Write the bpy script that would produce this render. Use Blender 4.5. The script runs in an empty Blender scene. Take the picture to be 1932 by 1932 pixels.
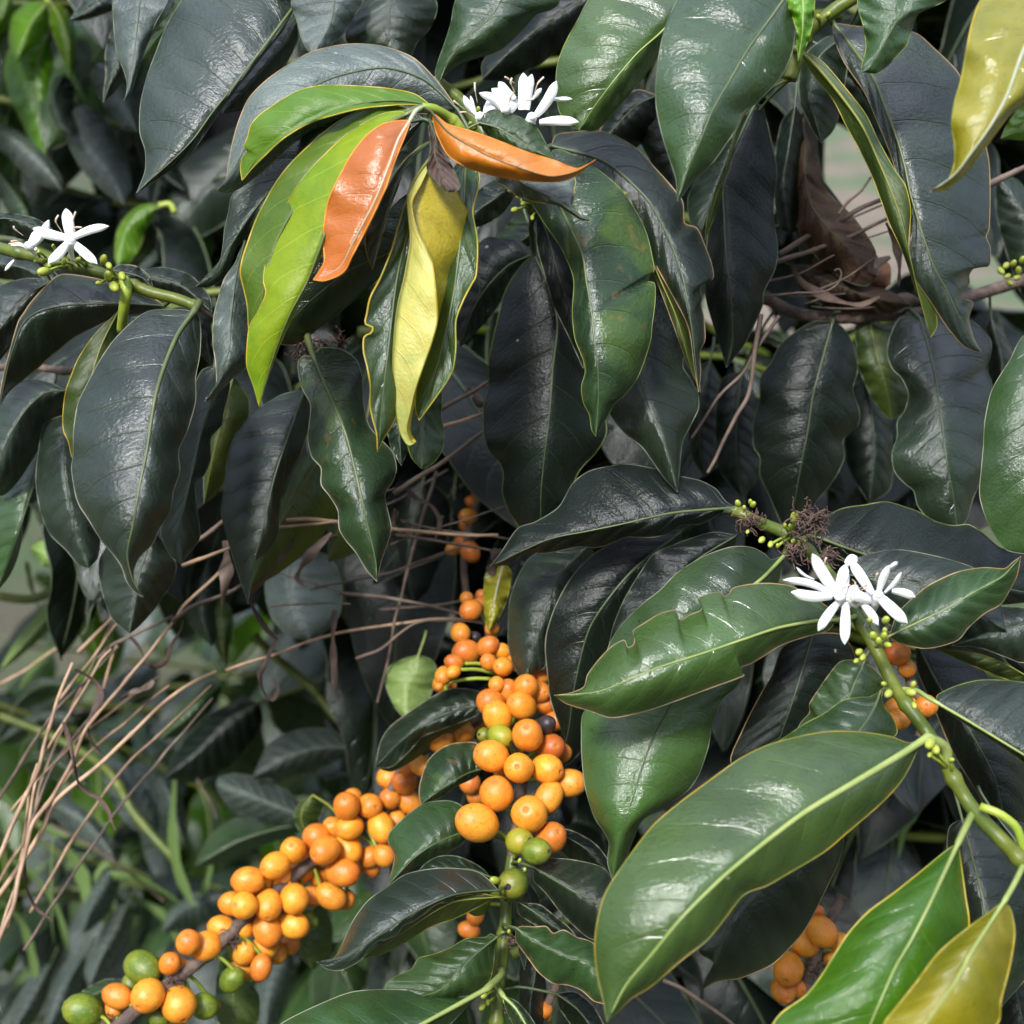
import bpy, bmesh, math, random
from mathutils import Vector, Matrix, noise
random.seed(7)
S = bpy.context.scene
COL = S.collection
R = math.radians
PX = 1932.0                      # the photograph is read on a 1932 px grid

# ---------------------------------------------------------------- camera
cam_d = bpy.data.cameras.new("camera")
cam_d.lens = 50; cam_d.sensor_width = 36; cam_d.sensor_height = 36; cam_d.sensor_fit = 'HORIZONTAL'
cam_d.clip_start = 0.02; cam_d.clip_end = 500
CAM = bpy.data.objects.new("camera", cam_d); COL.objects.link(CAM)
CAM.location = (0, 0, 1.45)
CAM.rotation_euler = (R(90 - 20), 0, 0)
S.camera = CAM
cam_d.dof.use_dof = True
cam_d.dof.focus_distance = 0.575
cam_d.dof.aperture_fstop = 8.5
TH = 18.0 / 50.0
CR = Matrix.Rotation(R(90 - 20), 3, 'X')
CP = Vector(CAM.location)

# ---------------------------------------------------------------- world, sun, exposure
W = bpy.data.worlds.new("World"); S.world = W; W.use_nodes = True
nt = W.node_tree; nt.nodes.clear()
sky = nt.nodes.new("ShaderNodeTexSky"); sky.sky_type = 'NISHITA'; sky.sun_disc = False
SUN_EL, SUN_AZ = R(48), R(202)
sky.sun_elevation = SUN_EL; sky.sun_rotation = SUN_AZ
sky.air_density = 1.0; sky.dust_density = 3.5; sky.ozone_density = 1.0
hsv = nt.nodes.new("ShaderNodeHueSaturation"); hsv.inputs['Saturation'].default_value = 0.9
bg = nt.nodes.new("ShaderNodeBackground"); bg.inputs[1].default_value = 0.05
wo = nt.nodes.new("ShaderNodeOutputWorld")
# broken cloud cover over the blue
wt = nt.nodes.new("ShaderNodeTexCoord"); wn = nt.nodes.new("ShaderNodeTexNoise"); wn.inputs['Scale'].default_value = 2.6; wn.inputs['Detail'].default_value = 5
wr = nt.nodes.new("ShaderNodeMapRange"); wr.interpolation_type = 'SMOOTHSTEP'; wr.inputs[1].default_value = .36; wr.inputs[2].default_value = .56
wm = nt.nodes.new("ShaderNodeMix"); wm.data_type = 'RGBA'; wm.inputs[7].default_value = (16, 18, 22, 1)
wz = nt.nodes.new("ShaderNodeSeparateXYZ"); wg = nt.nodes.new("ShaderNodeMapRange"); wg.interpolation_type = 'SMOOTHSTEP'; wg.inputs[1].default_value = .35; wg.inputs[2].default_value = .85; wg.inputs[3].default_value = .15
wk = nt.nodes.new("ShaderNodeMath"); wk.operation = 'MULTIPLY'; nt.links.new(wt.outputs['Generated'], wz.inputs[0]); nt.links.new(wz.outputs[2], wg.inputs[0])
nt.links.new(wt.outputs['Generated'], wn.inputs['Vector']); nt.links.new(wn.outputs[0], wr.inputs[0]); nt.links.new(wr.outputs[0], wk.inputs[0]); nt.links.new(wg.outputs[0], wk.inputs[1]); nt.links.new(wk.outputs[0], wm.inputs[0])
nt.links.new(sky.outputs[0], hsv.inputs['Color']); nt.links.new(hsv.outputs[0], wm.inputs[6]); nt.links.new(wm.outputs[2], bg.inputs[0]); nt.links.new(bg.outputs[0], wo.inputs[0])
sl = bpy.data.lights.new("sun", 'SUN'); sl.energy = 2.0; sl.angle = R(12); sl.color = (1.0, 0.985, 0.975)
sun = bpy.data.objects.new("sun", sl); COL.objects.link(sun)
sd = Vector((math.sin(SUN_AZ) * math.cos(SUN_EL), math.cos(SUN_AZ) * math.cos(SUN_EL), math.sin(SUN_EL)))
sun.rotation_euler = sd.to_track_quat('Z', 'Y').to_euler()
sun.location = (0, -2, 6)
S.view_settings.view_transform = 'Standard'
S.view_settings.look = 'None'
S.view_settings.gamma = 1
S.view_settings.exposure = 1.5
S.cycles.max_bounces = 6; S.cycles.diffuse_bounces = 3; S.cycles.glossy_bounces = 3
S.cycles.transmission_bounces = 3; S.cycles.transparent_max_bounces = 4
S.cycles.caustics_reflective = False; S.cycles.caustics_refractive = False

# ---------------------------------------------------------------- helpers
def at(x, y, d):
    """the point seen at picture position x, y, at depth d metres"""
    return CP + CR @ Vector(((x / PX - .5) * 2 * TH * d, (.5 - y / PX) * 2 * TH * d, -d))
def proj(p):
    v = CR.transposed() @ (p - CP)
    if v.z > -1e-3: return None
    return ((v.x / -v.z / TH / 2 + .5) * PX, (.5 - v.y / -v.z / TH / 2) * PX, -v.z)
def pts(s):
    if not isinstance(s, str): return [tuple(p) for p in s]
    o = []
    for w in s.split():
        a, b = w.split(','); o.append((float(a), float(b)))
    return o
def spline(P, n):
    """n points evenly spaced along a smooth curve through P (tuples of any length)"""
    P = [Vector(p) for p in P]
    Q = [P[0] * 2 - P[1]] + P + [P[-1] * 2 - P[-2]]
    D = []
    for i in range(1, len(Q) - 2):
        a, b, c, d = Q[i-1], Q[i], Q[i+1], Q[i+2]
        for k in range(10):
            t = k / 10
            # centripetal-like damping keeps the curve from overshooting at notches
            m1 = (c - a) * .42; m2 = (d - b) * .42
            L = (c - b).length
            if m1.length > L: m1 *= L / m1.length
            if m2.length > L: m2 *= L / m2.length
            D.append((2*t**3 - 3*t*t + 1) * b + (t**3 - 2*t*t + t) * m1 + (-2*t**3 + 3*t*t) * c + (t**3 - t*t) * m2)
    D.append(P[-1])
    acc = [0]
    for i in range(1, len(D)): acc.append(acc[-1] + (D[i] - D[i-1]).length)
    T = acc[-1] or 1; out = []; j = 0
    for k in range(n):
        s = T * k / (n - 1)
        while j < len(acc) - 2 and acc[j+1] < s: j += 1
        seg = acc[j+1] - acc[j] or 1e-9
        out.append(D[j].lerp(D[j+1], min(1, max(0, (s - acc[j]) / seg))))
    return out
def lerpl(L, u):
    if len(L) == 1: return L[0]
    x = u * (len(L) - 1); i = min(int(x), len(L) - 2); f = x - i; f = f * f * (3 - 2 * f)
    return L[i] * (1 - f) + L[i+1] * f
class MB:
    def __init__(s): s.v = []; s.f = []; s.m = []; s.uv = {}
    def tube(s, P, rad, k=7, mat=0, caps=True):
        P = [Vector(p) for p in P]; n = len(P); b = len(s.v); up = None
        for i, p in enumerate(P):
            t = (P[min(i+1, n-1)] - P[max(i-1, 0)])
            if t.length < 1e-9: t = Vector((0, 0, 1))
            t.normalize()
            if up is None: up = t.orthogonal().normalized()
            else:
                up = up - t * up.dot(t)
                up = up.normalized() if up.length > 1e-6 else t.orthogonal().normalized()
            w = t.cross(up)
            r = rad(i / (n - 1)) if callable(rad) else rad
            for j in range(k):
                a = 2 * math.pi * j / k
                s.v.append(p + (up * math.cos(a) + w * math.sin(a)) * r)
        for i in range(n - 1):
            for j in range(k):
                s.f.append((b + i*k + j, b + i*k + (j+1) % k, b + (i+1)*k + (j+1) % k, b + (i+1)*k + j)); s.m.append(mat)
        if caps:
            s.f.append(tuple(b + j for j in range(k))[::-1]); s.m.append(mat)
            s.f.append(tuple(b + (n-1)*k + j for j in range(k))); s.m.append(mat)
    def blob(s, c, r, axis=Vector((0, 0, 1)), el=1.3, mat=0, k=8, h=5):
        c = Vector(c); ax = Vector(axis).normalized(); u = ax.orthogonal().normalized(); w = ax.cross(u); b = len(s.v)
        s.v.append(c - ax * r * el)
        for i in range(1, h):
            th = math.pi * i / h
            for j in range(k):
                a = 2 * math.pi * j / k
                s.v.append(c - ax * r * el * math.cos(th) + (u * math.cos(a) + w * math.sin(a)) * r * math.sin(th))
        s.v.append(c + ax * r * el); e = len(s.v) - 1
        for j in range(k):
            s.f.append((b, b+1+(j+1) % k, b+1+j)); s.m.append(mat)
            s.f.append((e, e-k+j, e-k+(j+1) % k)); s.m.append(mat)
        for i in range(h - 2):
            for j in range(k):
                q = b + 1 + i * k
                s.f.append((q+j, q+(j+1) % k, q+k+(j+1) % k, q+k+j)); s.m.append(mat)
    def grid(s, G, mat=0, uv=None, flip=False):
        b = len(s.v); nr = len(G); nc = len(G[0])
        for r in G: s.v.extend(r)
        for i in range(nr - 1):
            for j in range(nc - 1):
                q = [(i, j), (i, j+1), (i+1, j+1), (i+1, j)]
                if flip: q.reverse()
                if uv: s.uv[len(s.f)] = [uv(*c) for c in q]
                s.f.append(tuple(b + a * nc + c for a, c in q)); s.m.append(mat)
    def build(s, name, mats, parent=None, origin=None, world=True):
        me = bpy.data.meshes.new(name)
        if origin is None: origin = s.v[0] if world else Vector((0, 0, 0))
        me.from_pydata([tuple(Vector(v) - origin) for v in s.v], [], s.f)
        for m in (mats if isinstance(mats, (list, tuple)) else [mats]): me.materials.append(m)
        me.polygons.foreach_set('material_index', s.m)
        me.polygons.foreach_set('use_smooth', [True] * len(s.f))
        if s.uv:
            U = me.uv_layers.new(name='UVMap').data
            for fi, q in s.uv.items():
                ls = me.polygons[fi].loop_start
                for k, c in enumerate(q): U[ls + k].uv = c
        me.update()
        o = bpy.data.objects.new(name, me); COL.objects.link(o)
        po = Vector((0, 0, 0)); a = parent
        while a is not None: po = po + Vector(a.location); a = a.parent
        if parent: o.parent = parent
        o.location = Vector(origin) - po
        return o
def tag(o, label=None, cat=None, group=None, kind=None):
    if label: o['label'] = label
    if cat: o['category'] = cat
    if group: o['group'] = group
    if kind: o['kind'] = kind
    return o
def empty(name, loc, label, cat, group=None):
    o = bpy.data.objects.new(name, None); COL.objects.link(o); o.location = loc; o.empty_display_size = .02
    return tag(o, label, cat, group)

# ---------------------------------------------------------------- materials
class NT:
    def __init__(s, name):
        s.m = bpy.data.materials.new(name); s.m.use_nodes = True; s.t = s.m.node_tree; s.t.nodes.clear()
    def n(s, typ, **kw):
        o = s.t.nodes.new(typ)
        for k, v in kw.items():
            if k.startswith('i_'):
                key = k[2:]; key = int(key) if key.isdigit() else key.replace('_', ' ')
                if hasattr(v, 'is_output') or isinstance(v, bpy.types.NodeSocket): s.t.links.new(v, o.inputs[key])
                else: o.inputs[key].default_value = v
            else: setattr(o, k, v)
        return o
    def math(s, op, a, b=0.0, c=None, clamp=False):
        kw = dict(i_0=a, i_1=b)
        if c is not None: kw['i_2'] = c
        o = s.n('ShaderNodeMath', operation=op, use_clamp=clamp, **kw); return o.outputs[0]
    def mix(s, f, a, b, mode='MIX'):
        o = s.t.nodes.new('ShaderNodeMix'); o.data_type = 'RGBA'; o.blend_type = mode
        for k, v in ((0, f), (6, a), (7, b)):
            if isinstance(v, bpy.types.NodeSocket): s.t.links.new(v, o.inputs[k])
            else: o.inputs[k].default_value = v if k == 0 else (*v[:3], 1)
        return o.outputs[2]
    def ramp(s, f, lo, hi, a=0.0, b=1.0):
        o = s.n('ShaderNodeMapRange', i_0=f, i_1=lo, i_2=hi, i_3=a, i_4=b); o.interpolation_type = 'SMOOTHSTEP'; return o.outputs[0]
    def noise(s, vec, scale, detail=3, rough=.55):
        o = s.n('ShaderNodeTexNoise', i_Scale=scale, i_Detail=detail, i_Roughness=rough)
        if vec is not None: s.t.links.new(vec, o.inputs['Vector'])
        return o
def c4(c): return (c[0], c[1], c[2], 1)

def leafmat(name, top, top2, under, vein, rough=.34, trans=0.0, tcol=(.3, .5, .05), bump=.7, nveins=9, specks=0.0, patch=0.0, pcol=(.1, .12, .01), spec=.65, blot=0.0):
    N = NT(name)
    tc = N.n('ShaderNodeTexCoord'); oi = N.n('ShaderNodeObjectInfo'); geo = N.n('ShaderNodeNewGeometry')
    uv = N.n('ShaderNodeSeparateXYZ', i_0=tc.outputs['UV']); u, v = uv.outputs[0], uv.outputs[1]
    off = N.n('ShaderNodeVectorMath', operation='ADD', i_0=tc.outputs['Object'])
    rv = N.n('ShaderNodeCombineXYZ', i_0=oi.outputs['Random'], i_1=N.math('MULTIPLY', oi.outputs['Random'], 7.3)); N.t.links.new(rv.outputs[0], off.inputs[1])
    O = off.outputs[0]
    a = N.math('ABSOLUTE', N.math('MULTIPLY_ADD', v, 2.0, -1.0))          # 0 midrib .. 1 margin
    ph = N.math('MULTIPLY', N.math('SUBTRACT', u, N.math('MULTIPLY_ADD', N.math('POWER', a, 2.0), .07, N.math('MULTIPLY', a, .09))), float(nveins))
    wob = N.noise(O, 60, 2); ph = N.math('MULTIPLY_ADD', wob.outputs[0], .25, ph)
    tri = N.math('ABSOLUTE', N.math('SUBTRACT', N.math('FRACT', ph), .5))   # .5 at a vein
    vline = N.math('MULTIPLY', N.ramp(tri, .47, .5), N.ramp(a, .98, .7))
    quilt = N.math('MULTIPLY', N.ramp(tri, .5, .15), N.ramp(a, 0, .15))
    n1 = N.noise(O, 28, 3); n2 = N.noise(O, 170, 4, .6); n3 = N.noise(O, 620, 3, .6)
    st = N.n('ShaderNodeCombineXYZ', i_0=N.math('MULTIPLY', ph, 9.0), i_1=N.math('MULTIPLY', a, 5.0), i_2=oi.outputs['Random'])
    n4 = N.noise(st.outputs[0], 1.6, 4, .65)                                # fine tertiary wrinkles between the veins
    base = N.mix(N.ramp(n1.outputs[0], .35, .68), top, top2)
    base = N.mix(N.math('MULTIPLY', N.ramp(n2.outputs[0], .45, .7), .35), base, tuple(x * .6 for x in top))
    base = N.mix(N.math('MULTIPLY', vline, .13), base, vein)
    if patch > 0:
        pn = N.noise(O, 38, 2); base = N.mix(N.math('MULTIPLY', N.ramp(pn.outputs[0], .52, .66), patch), base, pcol)
    if blot > 0:
        bn = N.noise(O, 130, 3); base = N.mix(N.math('MULTIPLY', N.ramp(bn.outputs[0], .62, .68), blot), base, (.25, .09, .02))
    if specks > 0:
        vo = N.n('ShaderNodeTexVoronoi', i_Scale=75.0); N.t.links.new(O, vo.inputs['Vector'])
        sp = N.math('MULTIPLY', N.ramp(vo.outputs['Distance'], .075, .04), N.ramp(N.n('ShaderNodeSeparateColor', i_0=vo.outputs['Color']).outputs[0], 1 - specks, 1 - specks + .02))
        base = N.mix(sp, base, (.55, .55, .5))
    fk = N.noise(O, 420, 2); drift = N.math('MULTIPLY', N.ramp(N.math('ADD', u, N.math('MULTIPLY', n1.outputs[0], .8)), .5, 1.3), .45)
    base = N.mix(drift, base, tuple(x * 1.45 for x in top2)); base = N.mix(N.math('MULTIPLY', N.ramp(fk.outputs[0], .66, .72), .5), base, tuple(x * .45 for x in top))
    under2 = (under[0] * .62, under[1] * .8, under[2] * .9)
    und = N.mix(N.math('MULTIPLY', vline, .5), N.mix(N.ramp(N.math('ADD', N.math('MULTIPLY', n2.outputs[0], .4), N.math('MULTIPLY', n1.outputs[0], .6)), .38, .62), under, under2), vein)
    colr = N.mix(geo.outputs['Backfacing'], base, und)
    hs = N.n('ShaderNodeHueSaturation', i_Hue=N.math('MULTIPLY_ADD', oi.outputs['Random'], .02, .49), i_Value=N.math('MULTIPLY_ADD', oi.outputs['Random'], .35, .82)); N.t.links.new(colr, hs.inputs['Color'])
    ro = N.math('ADD', N.math('MULTIPLY', n2.outputs[0], .16), N.math('MULTIPLY_ADD', geo.outputs['Backfacing'], .16, rough - .235))
    h = N.math('MULTIPLY', quilt, .22); h = N.math('MULTIPLY_ADD', vline, -.35, h)
    h = N.math('MULTIPLY_ADD', n4.outputs[0], .5, h)
    h = N.math('MULTIPLY_ADD', n3.outputs[0], .55, h)
    h = N.math('MULTIPLY_ADD', n2.outputs[0], .38, h)
    bp = N.n('ShaderNodeBump', i_Strength=bump, i_Distance=.0015, i_Height=h)
    bs = N.n('ShaderNodeBsdfPrincipled', i_Base_Color=hs.outputs[0], i_Roughness=ro, i_Normal=bp.outputs[0])
    bs.inputs['Specular IOR Level'].default_value = spec
    out = N.n('ShaderNodeOutputMaterial')
    if trans > 0:
        tr = N.n('ShaderNodeBsdfTranslucent', i_Color=c4(tcol), i_Normal=bp.outputs[0])
        mx = N.n('ShaderNodeMixShader', i_0=trans, i_1=bs.outputs[0], i_2=tr.outputs[0]); N.t.links.new(mx.outputs[0], out.inputs[0])
    else: N.t.links.new(bs.outputs[0], out.inputs[0])
    return N.m
def plain(name, c1, c2, rough=.5, scale=90, bump=.3, dist=.0008, spec=.4, stretch=None, detail=3, trans=0):
    N = NT(name); tc = N.n('ShaderNodeTexCoord'); vec = tc.outputs['Object']
    if stretch:
        mp = N.n('ShaderNodeMapping', i_Vector=vec); mp.inputs['Scale'].default_value = stretch; vec = mp.outputs[0]
    oi = N.n('ShaderNodeObjectInfo')
    n1 = N.noise(vec, scale, detail, .6); n2 = N.noise(vec, scale * 5, 3, .6)
    c = N.mix(N.ramp(n1.outputs[0], .35, .65), c1, c2)
    hs = N.n('ShaderNodeHueSaturation', i_Value=N.math('MULTIPLY_ADD', oi.outputs['Random'], .3, .85)); N.t.links.new(c, hs.inputs['Color'])
    bp = N.n('ShaderNodeBump', i_Strength=bump, i_Distance=dist, i_Height=N.math('MULTIPLY_ADD', n2.outputs[0], .5, n1.outputs[0]))
    b = N.n('ShaderNodeBsdfPrincipled', i_Base_Color=hs.outputs[0], i_Roughness=rough, i_Normal=bp.outputs[0])
    b.inputs['Specular IOR Level'].default_value = spec
    o = N.n('ShaderNodeOutputMaterial')
    if trans:
        tr = N.n('ShaderNodeBsdfTranslucent', i_Color=hs.outputs[0])
        mx = N.n('ShaderNodeMixShader', i_0=trans, i_1=b.outputs[0], i_2=tr.outputs[0]); N.t.links.new(mx.outputs[0], o.inputs[0])
    else: N.t.links.new(b.outputs[0], o.inputs[0])
    return N.m
def cherrymat(name, c1, c2, blush, bl=.3):
    N = NT(name); tc = N.n('ShaderNodeTexCoord'); oi = N.n('ShaderNodeObjectInfo')
    off = N.n('ShaderNodeVectorMath', operation='ADD', i_0=tc.outputs['Object'])
    N.t.links.new(N.n('ShaderNodeCombineXYZ', i_0=N.math('MULTIPLY', oi.outputs['Random'], 31.0)).outputs[0], off.inputs[1]); O = off.outputs[0]
    z = N.n('ShaderNodeSeparateXYZ', i_0=tc.outputs['Object']).outputs[2]
    n1 = N.noise(O, 1.2, 3); n2 = N.noise(O, 5.5, 4, .65); n3 = N.noise(O, 40, 2)
    c = N.mix(N.ramp(n1.outputs[0], .35, .65), c1, c2)
    c = N.mix(N.math('MULTIPLY', N.ramp(z, .3, 1.15), bl), c, blush)
    c = N.mix(N.math('MULTIPLY', N.ramp(n2.outputs[0], .52, .68), .7), c, blush)
    n5 = N.noise(O, 14, 2); c = N.mix(N.math('MULTIPLY', N.ramp(n5.outputs[0], .68, .74), .6), c, (.16, .06, .03))
    hs = N.n('ShaderNodeHueSaturation', i_Hue=N.math('MULTIPLY_ADD', oi.outputs['Random'], .022, .487), i_Value=N.math('MULTIPLY_ADD', oi.outputs['Random'], .25, .85)); N.t.links.new(c, hs.inputs['Color'])
    bp = N.n('ShaderNodeBump', i_Strength=.12, i_Distance=.02, i_Height=N.math('MULTIPLY_ADD', n3.outputs[0], .3, n2.outputs[0]))
    b = N.n('ShaderNodeBsdfPrincipled', i_Base_Color=hs.outputs[0], i_Roughness=.4, i_Normal=bp.outputs[0])
    b.inputs['Subsurface Weight'].default_value = .25; b.inputs['Subsurface Radius'].default_value = (1, .4, .1); b.inputs['Subsurface Scale'].default_value = .003
    N.t.links.new(b.outputs[0], N.n('ShaderNodeOutputMaterial').inputs[0]); return N.m

PALE = (.13, .2, .07)
ML = {
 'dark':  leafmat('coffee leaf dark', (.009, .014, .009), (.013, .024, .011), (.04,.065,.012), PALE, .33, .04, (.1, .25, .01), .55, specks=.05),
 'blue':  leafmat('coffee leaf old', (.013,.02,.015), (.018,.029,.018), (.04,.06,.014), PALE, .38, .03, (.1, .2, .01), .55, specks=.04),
 'sky_sheen': leafmat('coffee leaf dusty', (.058, .076, .068), (.075, .097, .082), (.07, .1, .04), PALE, .42, .08, (.1, .2, .03), .6, specks=.1),  # paler grey green puts the sky's sheen into the leaf colour
 'deep':  leafmat('coffee leaf deep shade', (.004, .006, .005), (.005, .01, .006), (.022,.034,.008), PALE, .46, .03, (.08, .16, .01), .5, specks=.1, spec=.42),  # near black puts the shade inside the bush into the leaf colour
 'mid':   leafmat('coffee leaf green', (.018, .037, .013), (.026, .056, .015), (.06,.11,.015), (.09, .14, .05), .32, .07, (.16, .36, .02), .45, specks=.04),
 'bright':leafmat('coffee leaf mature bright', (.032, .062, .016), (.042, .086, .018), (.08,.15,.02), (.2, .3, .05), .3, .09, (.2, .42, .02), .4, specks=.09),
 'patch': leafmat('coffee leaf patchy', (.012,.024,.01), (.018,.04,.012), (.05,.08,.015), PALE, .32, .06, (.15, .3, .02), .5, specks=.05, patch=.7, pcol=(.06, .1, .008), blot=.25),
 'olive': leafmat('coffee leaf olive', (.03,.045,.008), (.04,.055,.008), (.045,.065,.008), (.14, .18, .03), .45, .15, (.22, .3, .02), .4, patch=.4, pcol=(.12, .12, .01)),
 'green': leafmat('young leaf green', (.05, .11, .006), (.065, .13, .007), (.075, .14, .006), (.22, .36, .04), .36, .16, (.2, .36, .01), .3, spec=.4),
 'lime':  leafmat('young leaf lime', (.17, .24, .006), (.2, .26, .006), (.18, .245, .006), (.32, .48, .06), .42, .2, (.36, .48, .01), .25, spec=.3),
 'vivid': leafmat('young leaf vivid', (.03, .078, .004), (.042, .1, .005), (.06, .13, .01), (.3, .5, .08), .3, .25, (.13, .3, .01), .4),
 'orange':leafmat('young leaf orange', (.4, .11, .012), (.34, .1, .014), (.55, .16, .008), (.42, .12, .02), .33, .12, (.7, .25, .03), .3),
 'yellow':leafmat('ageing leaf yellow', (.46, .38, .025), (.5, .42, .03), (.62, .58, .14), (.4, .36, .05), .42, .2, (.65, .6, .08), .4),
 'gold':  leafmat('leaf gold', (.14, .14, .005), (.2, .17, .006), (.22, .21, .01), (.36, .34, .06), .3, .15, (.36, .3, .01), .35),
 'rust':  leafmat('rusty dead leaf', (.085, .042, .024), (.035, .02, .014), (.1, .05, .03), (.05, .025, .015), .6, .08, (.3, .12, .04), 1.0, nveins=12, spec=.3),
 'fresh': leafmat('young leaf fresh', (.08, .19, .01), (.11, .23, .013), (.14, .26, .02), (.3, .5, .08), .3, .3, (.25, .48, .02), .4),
 'brown': leafmat('withered leaf', (.07, .035, .03), (.1, .06, .05), (.1, .06, .05), (.06, .03, .025), .6, .05, (.2, .1, .05), 1.0),
 'pale':  leafmat('pale leaf underside', (.16, .25, .06), (.2, .3, .08), (.25, .34, .1), (.3, .4, .15), .45, .2, (.35, .5, .1), .4),
}
MR = {
 'cream': plain('leaf margin cream', (.26, .25, .17), (.06, .075, .04), .4, 55),
 'pale':  plain('leaf margin pale', (.03, .045, .022), (.13, .15, .10), .4, 60),
 'thin':  plain('leaf margin dim', (.03, .045, .02), (.09, .11, .06), .4, 60),
 'gold':  plain('leaf margin gold', (.42, .29, .025), (.16, .18, .02), .35, 50),
 'lime':  plain('leaf margin lime', (.17, .2, .03), (.06, .09, .02), .35, 60),
 'tan':   plain('leaf margin tan', (.34, .22, .1), (.1, .09, .045), .4, 55),
 'orange':plain('leaf margin orange', (.7, .25, .03), (.6, .2, .02), .35, 90),
}
MV = {
 'pale':  plain('midrib pale', (.045, .065, .03), (.065, .09, .04), .4, 90),
 'green': plain('midrib green', (.07, .095, .035), (.1, .125, .045), .35, 90),
 'bright':plain('midrib yellow green', (.27, .32, .1), (.2, .26, .07), .35, 90),
 'white': plain('midrib white sheen', (.4, .4, .3), (.32, .36, .22), .3, 90),  # white paints the sheen along the orange and gold midribs
 'dark':  plain('midrib dark', (.04, .06, .02), (.06, .07, .02), .5, 90),
 'olive': plain('midrib olive', (.15, .16, .02), (.18, .18, .03), .5, 90),
}
M_STEM = plain('green stem', (.06, .09, .012), (.11, .13, .016), .42, 60, .5, .001, stretch=(1, 1, 1))
M_STEMY = plain('yellow green stem', (.3, .36, .05), (.22, .3, .03), .4, 70, .4, .001)
M_BARK = plain('brown bark', (.16, .11, .085), (.08, .055, .045), .75, 160, 1.0, .0015)
M_BUD = plain('flower bud', (.36, .4, .07), (.28, .32, .04), .4, 150)
M_PETAL = plain('white petal', (.93, .93, .93), (.88, .89, .88), .5, 60, .15, .0005, trans=.2)
M_STAMEN = plain('stamen', (.7, .58, .46), (.55, .38, .26), .5, 100)
M_TUFT = plain('withered flower', (.13, .08, .06), (.06, .035, .03), .8, 140)
M_STRAW = plain('dry straw', (.4, .265, .165), (.2, .125, .08), .55, 45, .8, .0008)
M_STRAW2 = plain('grey straw', (.17, .12, .09), (.08, .056, .044), .6, 60, .5, .0006)
M_DEAD = plain('dead leaf', (.11, .07, .052), (.05, .032, .025), .7, 80, 1.0, .001, trans=.1)
M_DEADO = plain('rusty dead leaf', (.24, .1, .04), (.07, .035, .022), .65, 60, 1.0, .001, trans=.15)
M_CH = cherrymat('ripe cherry', (.68, .24, .018), (.76, .32, .03), (.6, .12, .01))
M_CHD = cherrymat('ripe cherry deep', (.6, .2, .02), (.66, .26, .025), (.35, .06, .015))
M_CHG = cherrymat('unripe cherry', (.075, .13, .012), (.14, .19, .015), (.3, .26, .03))
M_CHY = cherrymat('turning cherry', (.2, .26, .015), (.3, .28, .02), (.4, .22, .02))
M_CHB = cherrymat('dried cherry', (.03, .025, .03), (.02, .016, .02), (.05, .03, .03))
M_CAL = plain('cherry navel', (.55, .2, .03), (.36, .12, .025), .7, 400)
# ---------------------------------------------------------------- leaf, cherry, flower and stem builders
BR = {}          # branches: empty, stem points
def branch(key, label, stem=None, rad=.0035, d=(.6,), mat=None, cat='coffee branch', group=None, name='coffee_branch', bark=None, pw=None):
    P = pts(stem); n = max(8, 5 * len(P)); C = spline(P, n)
    W3 = [at(C[i].x, C[i].y, lerpl(d, i / (n - 1))) for i in range(n)]
    e = empty(name, W3[0], label, cat, group)
    mb = MB()
    nodes = [int(round((k) * (n - 1) / (len(P) - 1))) for k in range(len(P))]
    def rr(u):
        r = rad if not isinstance(rad, tuple) else rad[0] * (1 - u) + rad[1] * u
        x = u * (len(P) - 1); f = abs(x - round(x)); k = int(round(x))
        if k % 2 == 0 and f < .16: r *= 1 + .28 * (1 - f / .16)
        return r
    M = mat or M_STEM
    fine = spline([tuple(p) for p in W3], n * 3)
    mb.tube(fine, rr, 10, 0)
    BR[key] = dict(e=e, stem=fine, mb=mb, mats=[M, M_BARK, M_STEMY, M_BUD], r=rad if not isinstance(rad, tuple) else rad[0], bark=bark)
    if bark:
        lo, hi = bark
        for fi in range(len(mb.f) - 2):
            u = (fi // 10) / (len(fine) - 1)
            if lo <= u <= hi: mb.m[fi] = 1
    return e
def finish_branches():
    for k, b in BR.items():
        o = b['mb'].build('stem', b['mats'], b['e'])
RIM = {'dark': 'pale', 'blue': 'pale', 'deep': 'thin', 'mid': 'pale', 'bright': 'lime', 'patch': 'pale', 'olive': 'thin', 'green': 'gold', 'lime': 'gold', 'vivid': 'lime', 'orange': 'orange', 'sky_sheen': 'thin', 'rust': 'thin', 'fresh': 'lime', 'yellow': 'gold', 'gold': 'gold', 'brown': 'thin', 'pale': 'cream'}
RIB = {'dark': 'pale', 'blue': 'pale', 'deep': 'pale', 'mid': 'green', 'bright': 'bright', 'patch': 'green', 'olive': 'olive', 'green': 'green', 'lime': 'green', 'vivid': 'bright', 'orange': 'white', 'sky_sheen': 'pale', 'rust': 'dark', 'fresh': 'bright', 'yellow': 'olive', 'gold': 'white', 'brown': 'dark', 'pale': 'bright'}
NLEAF = [0]
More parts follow.
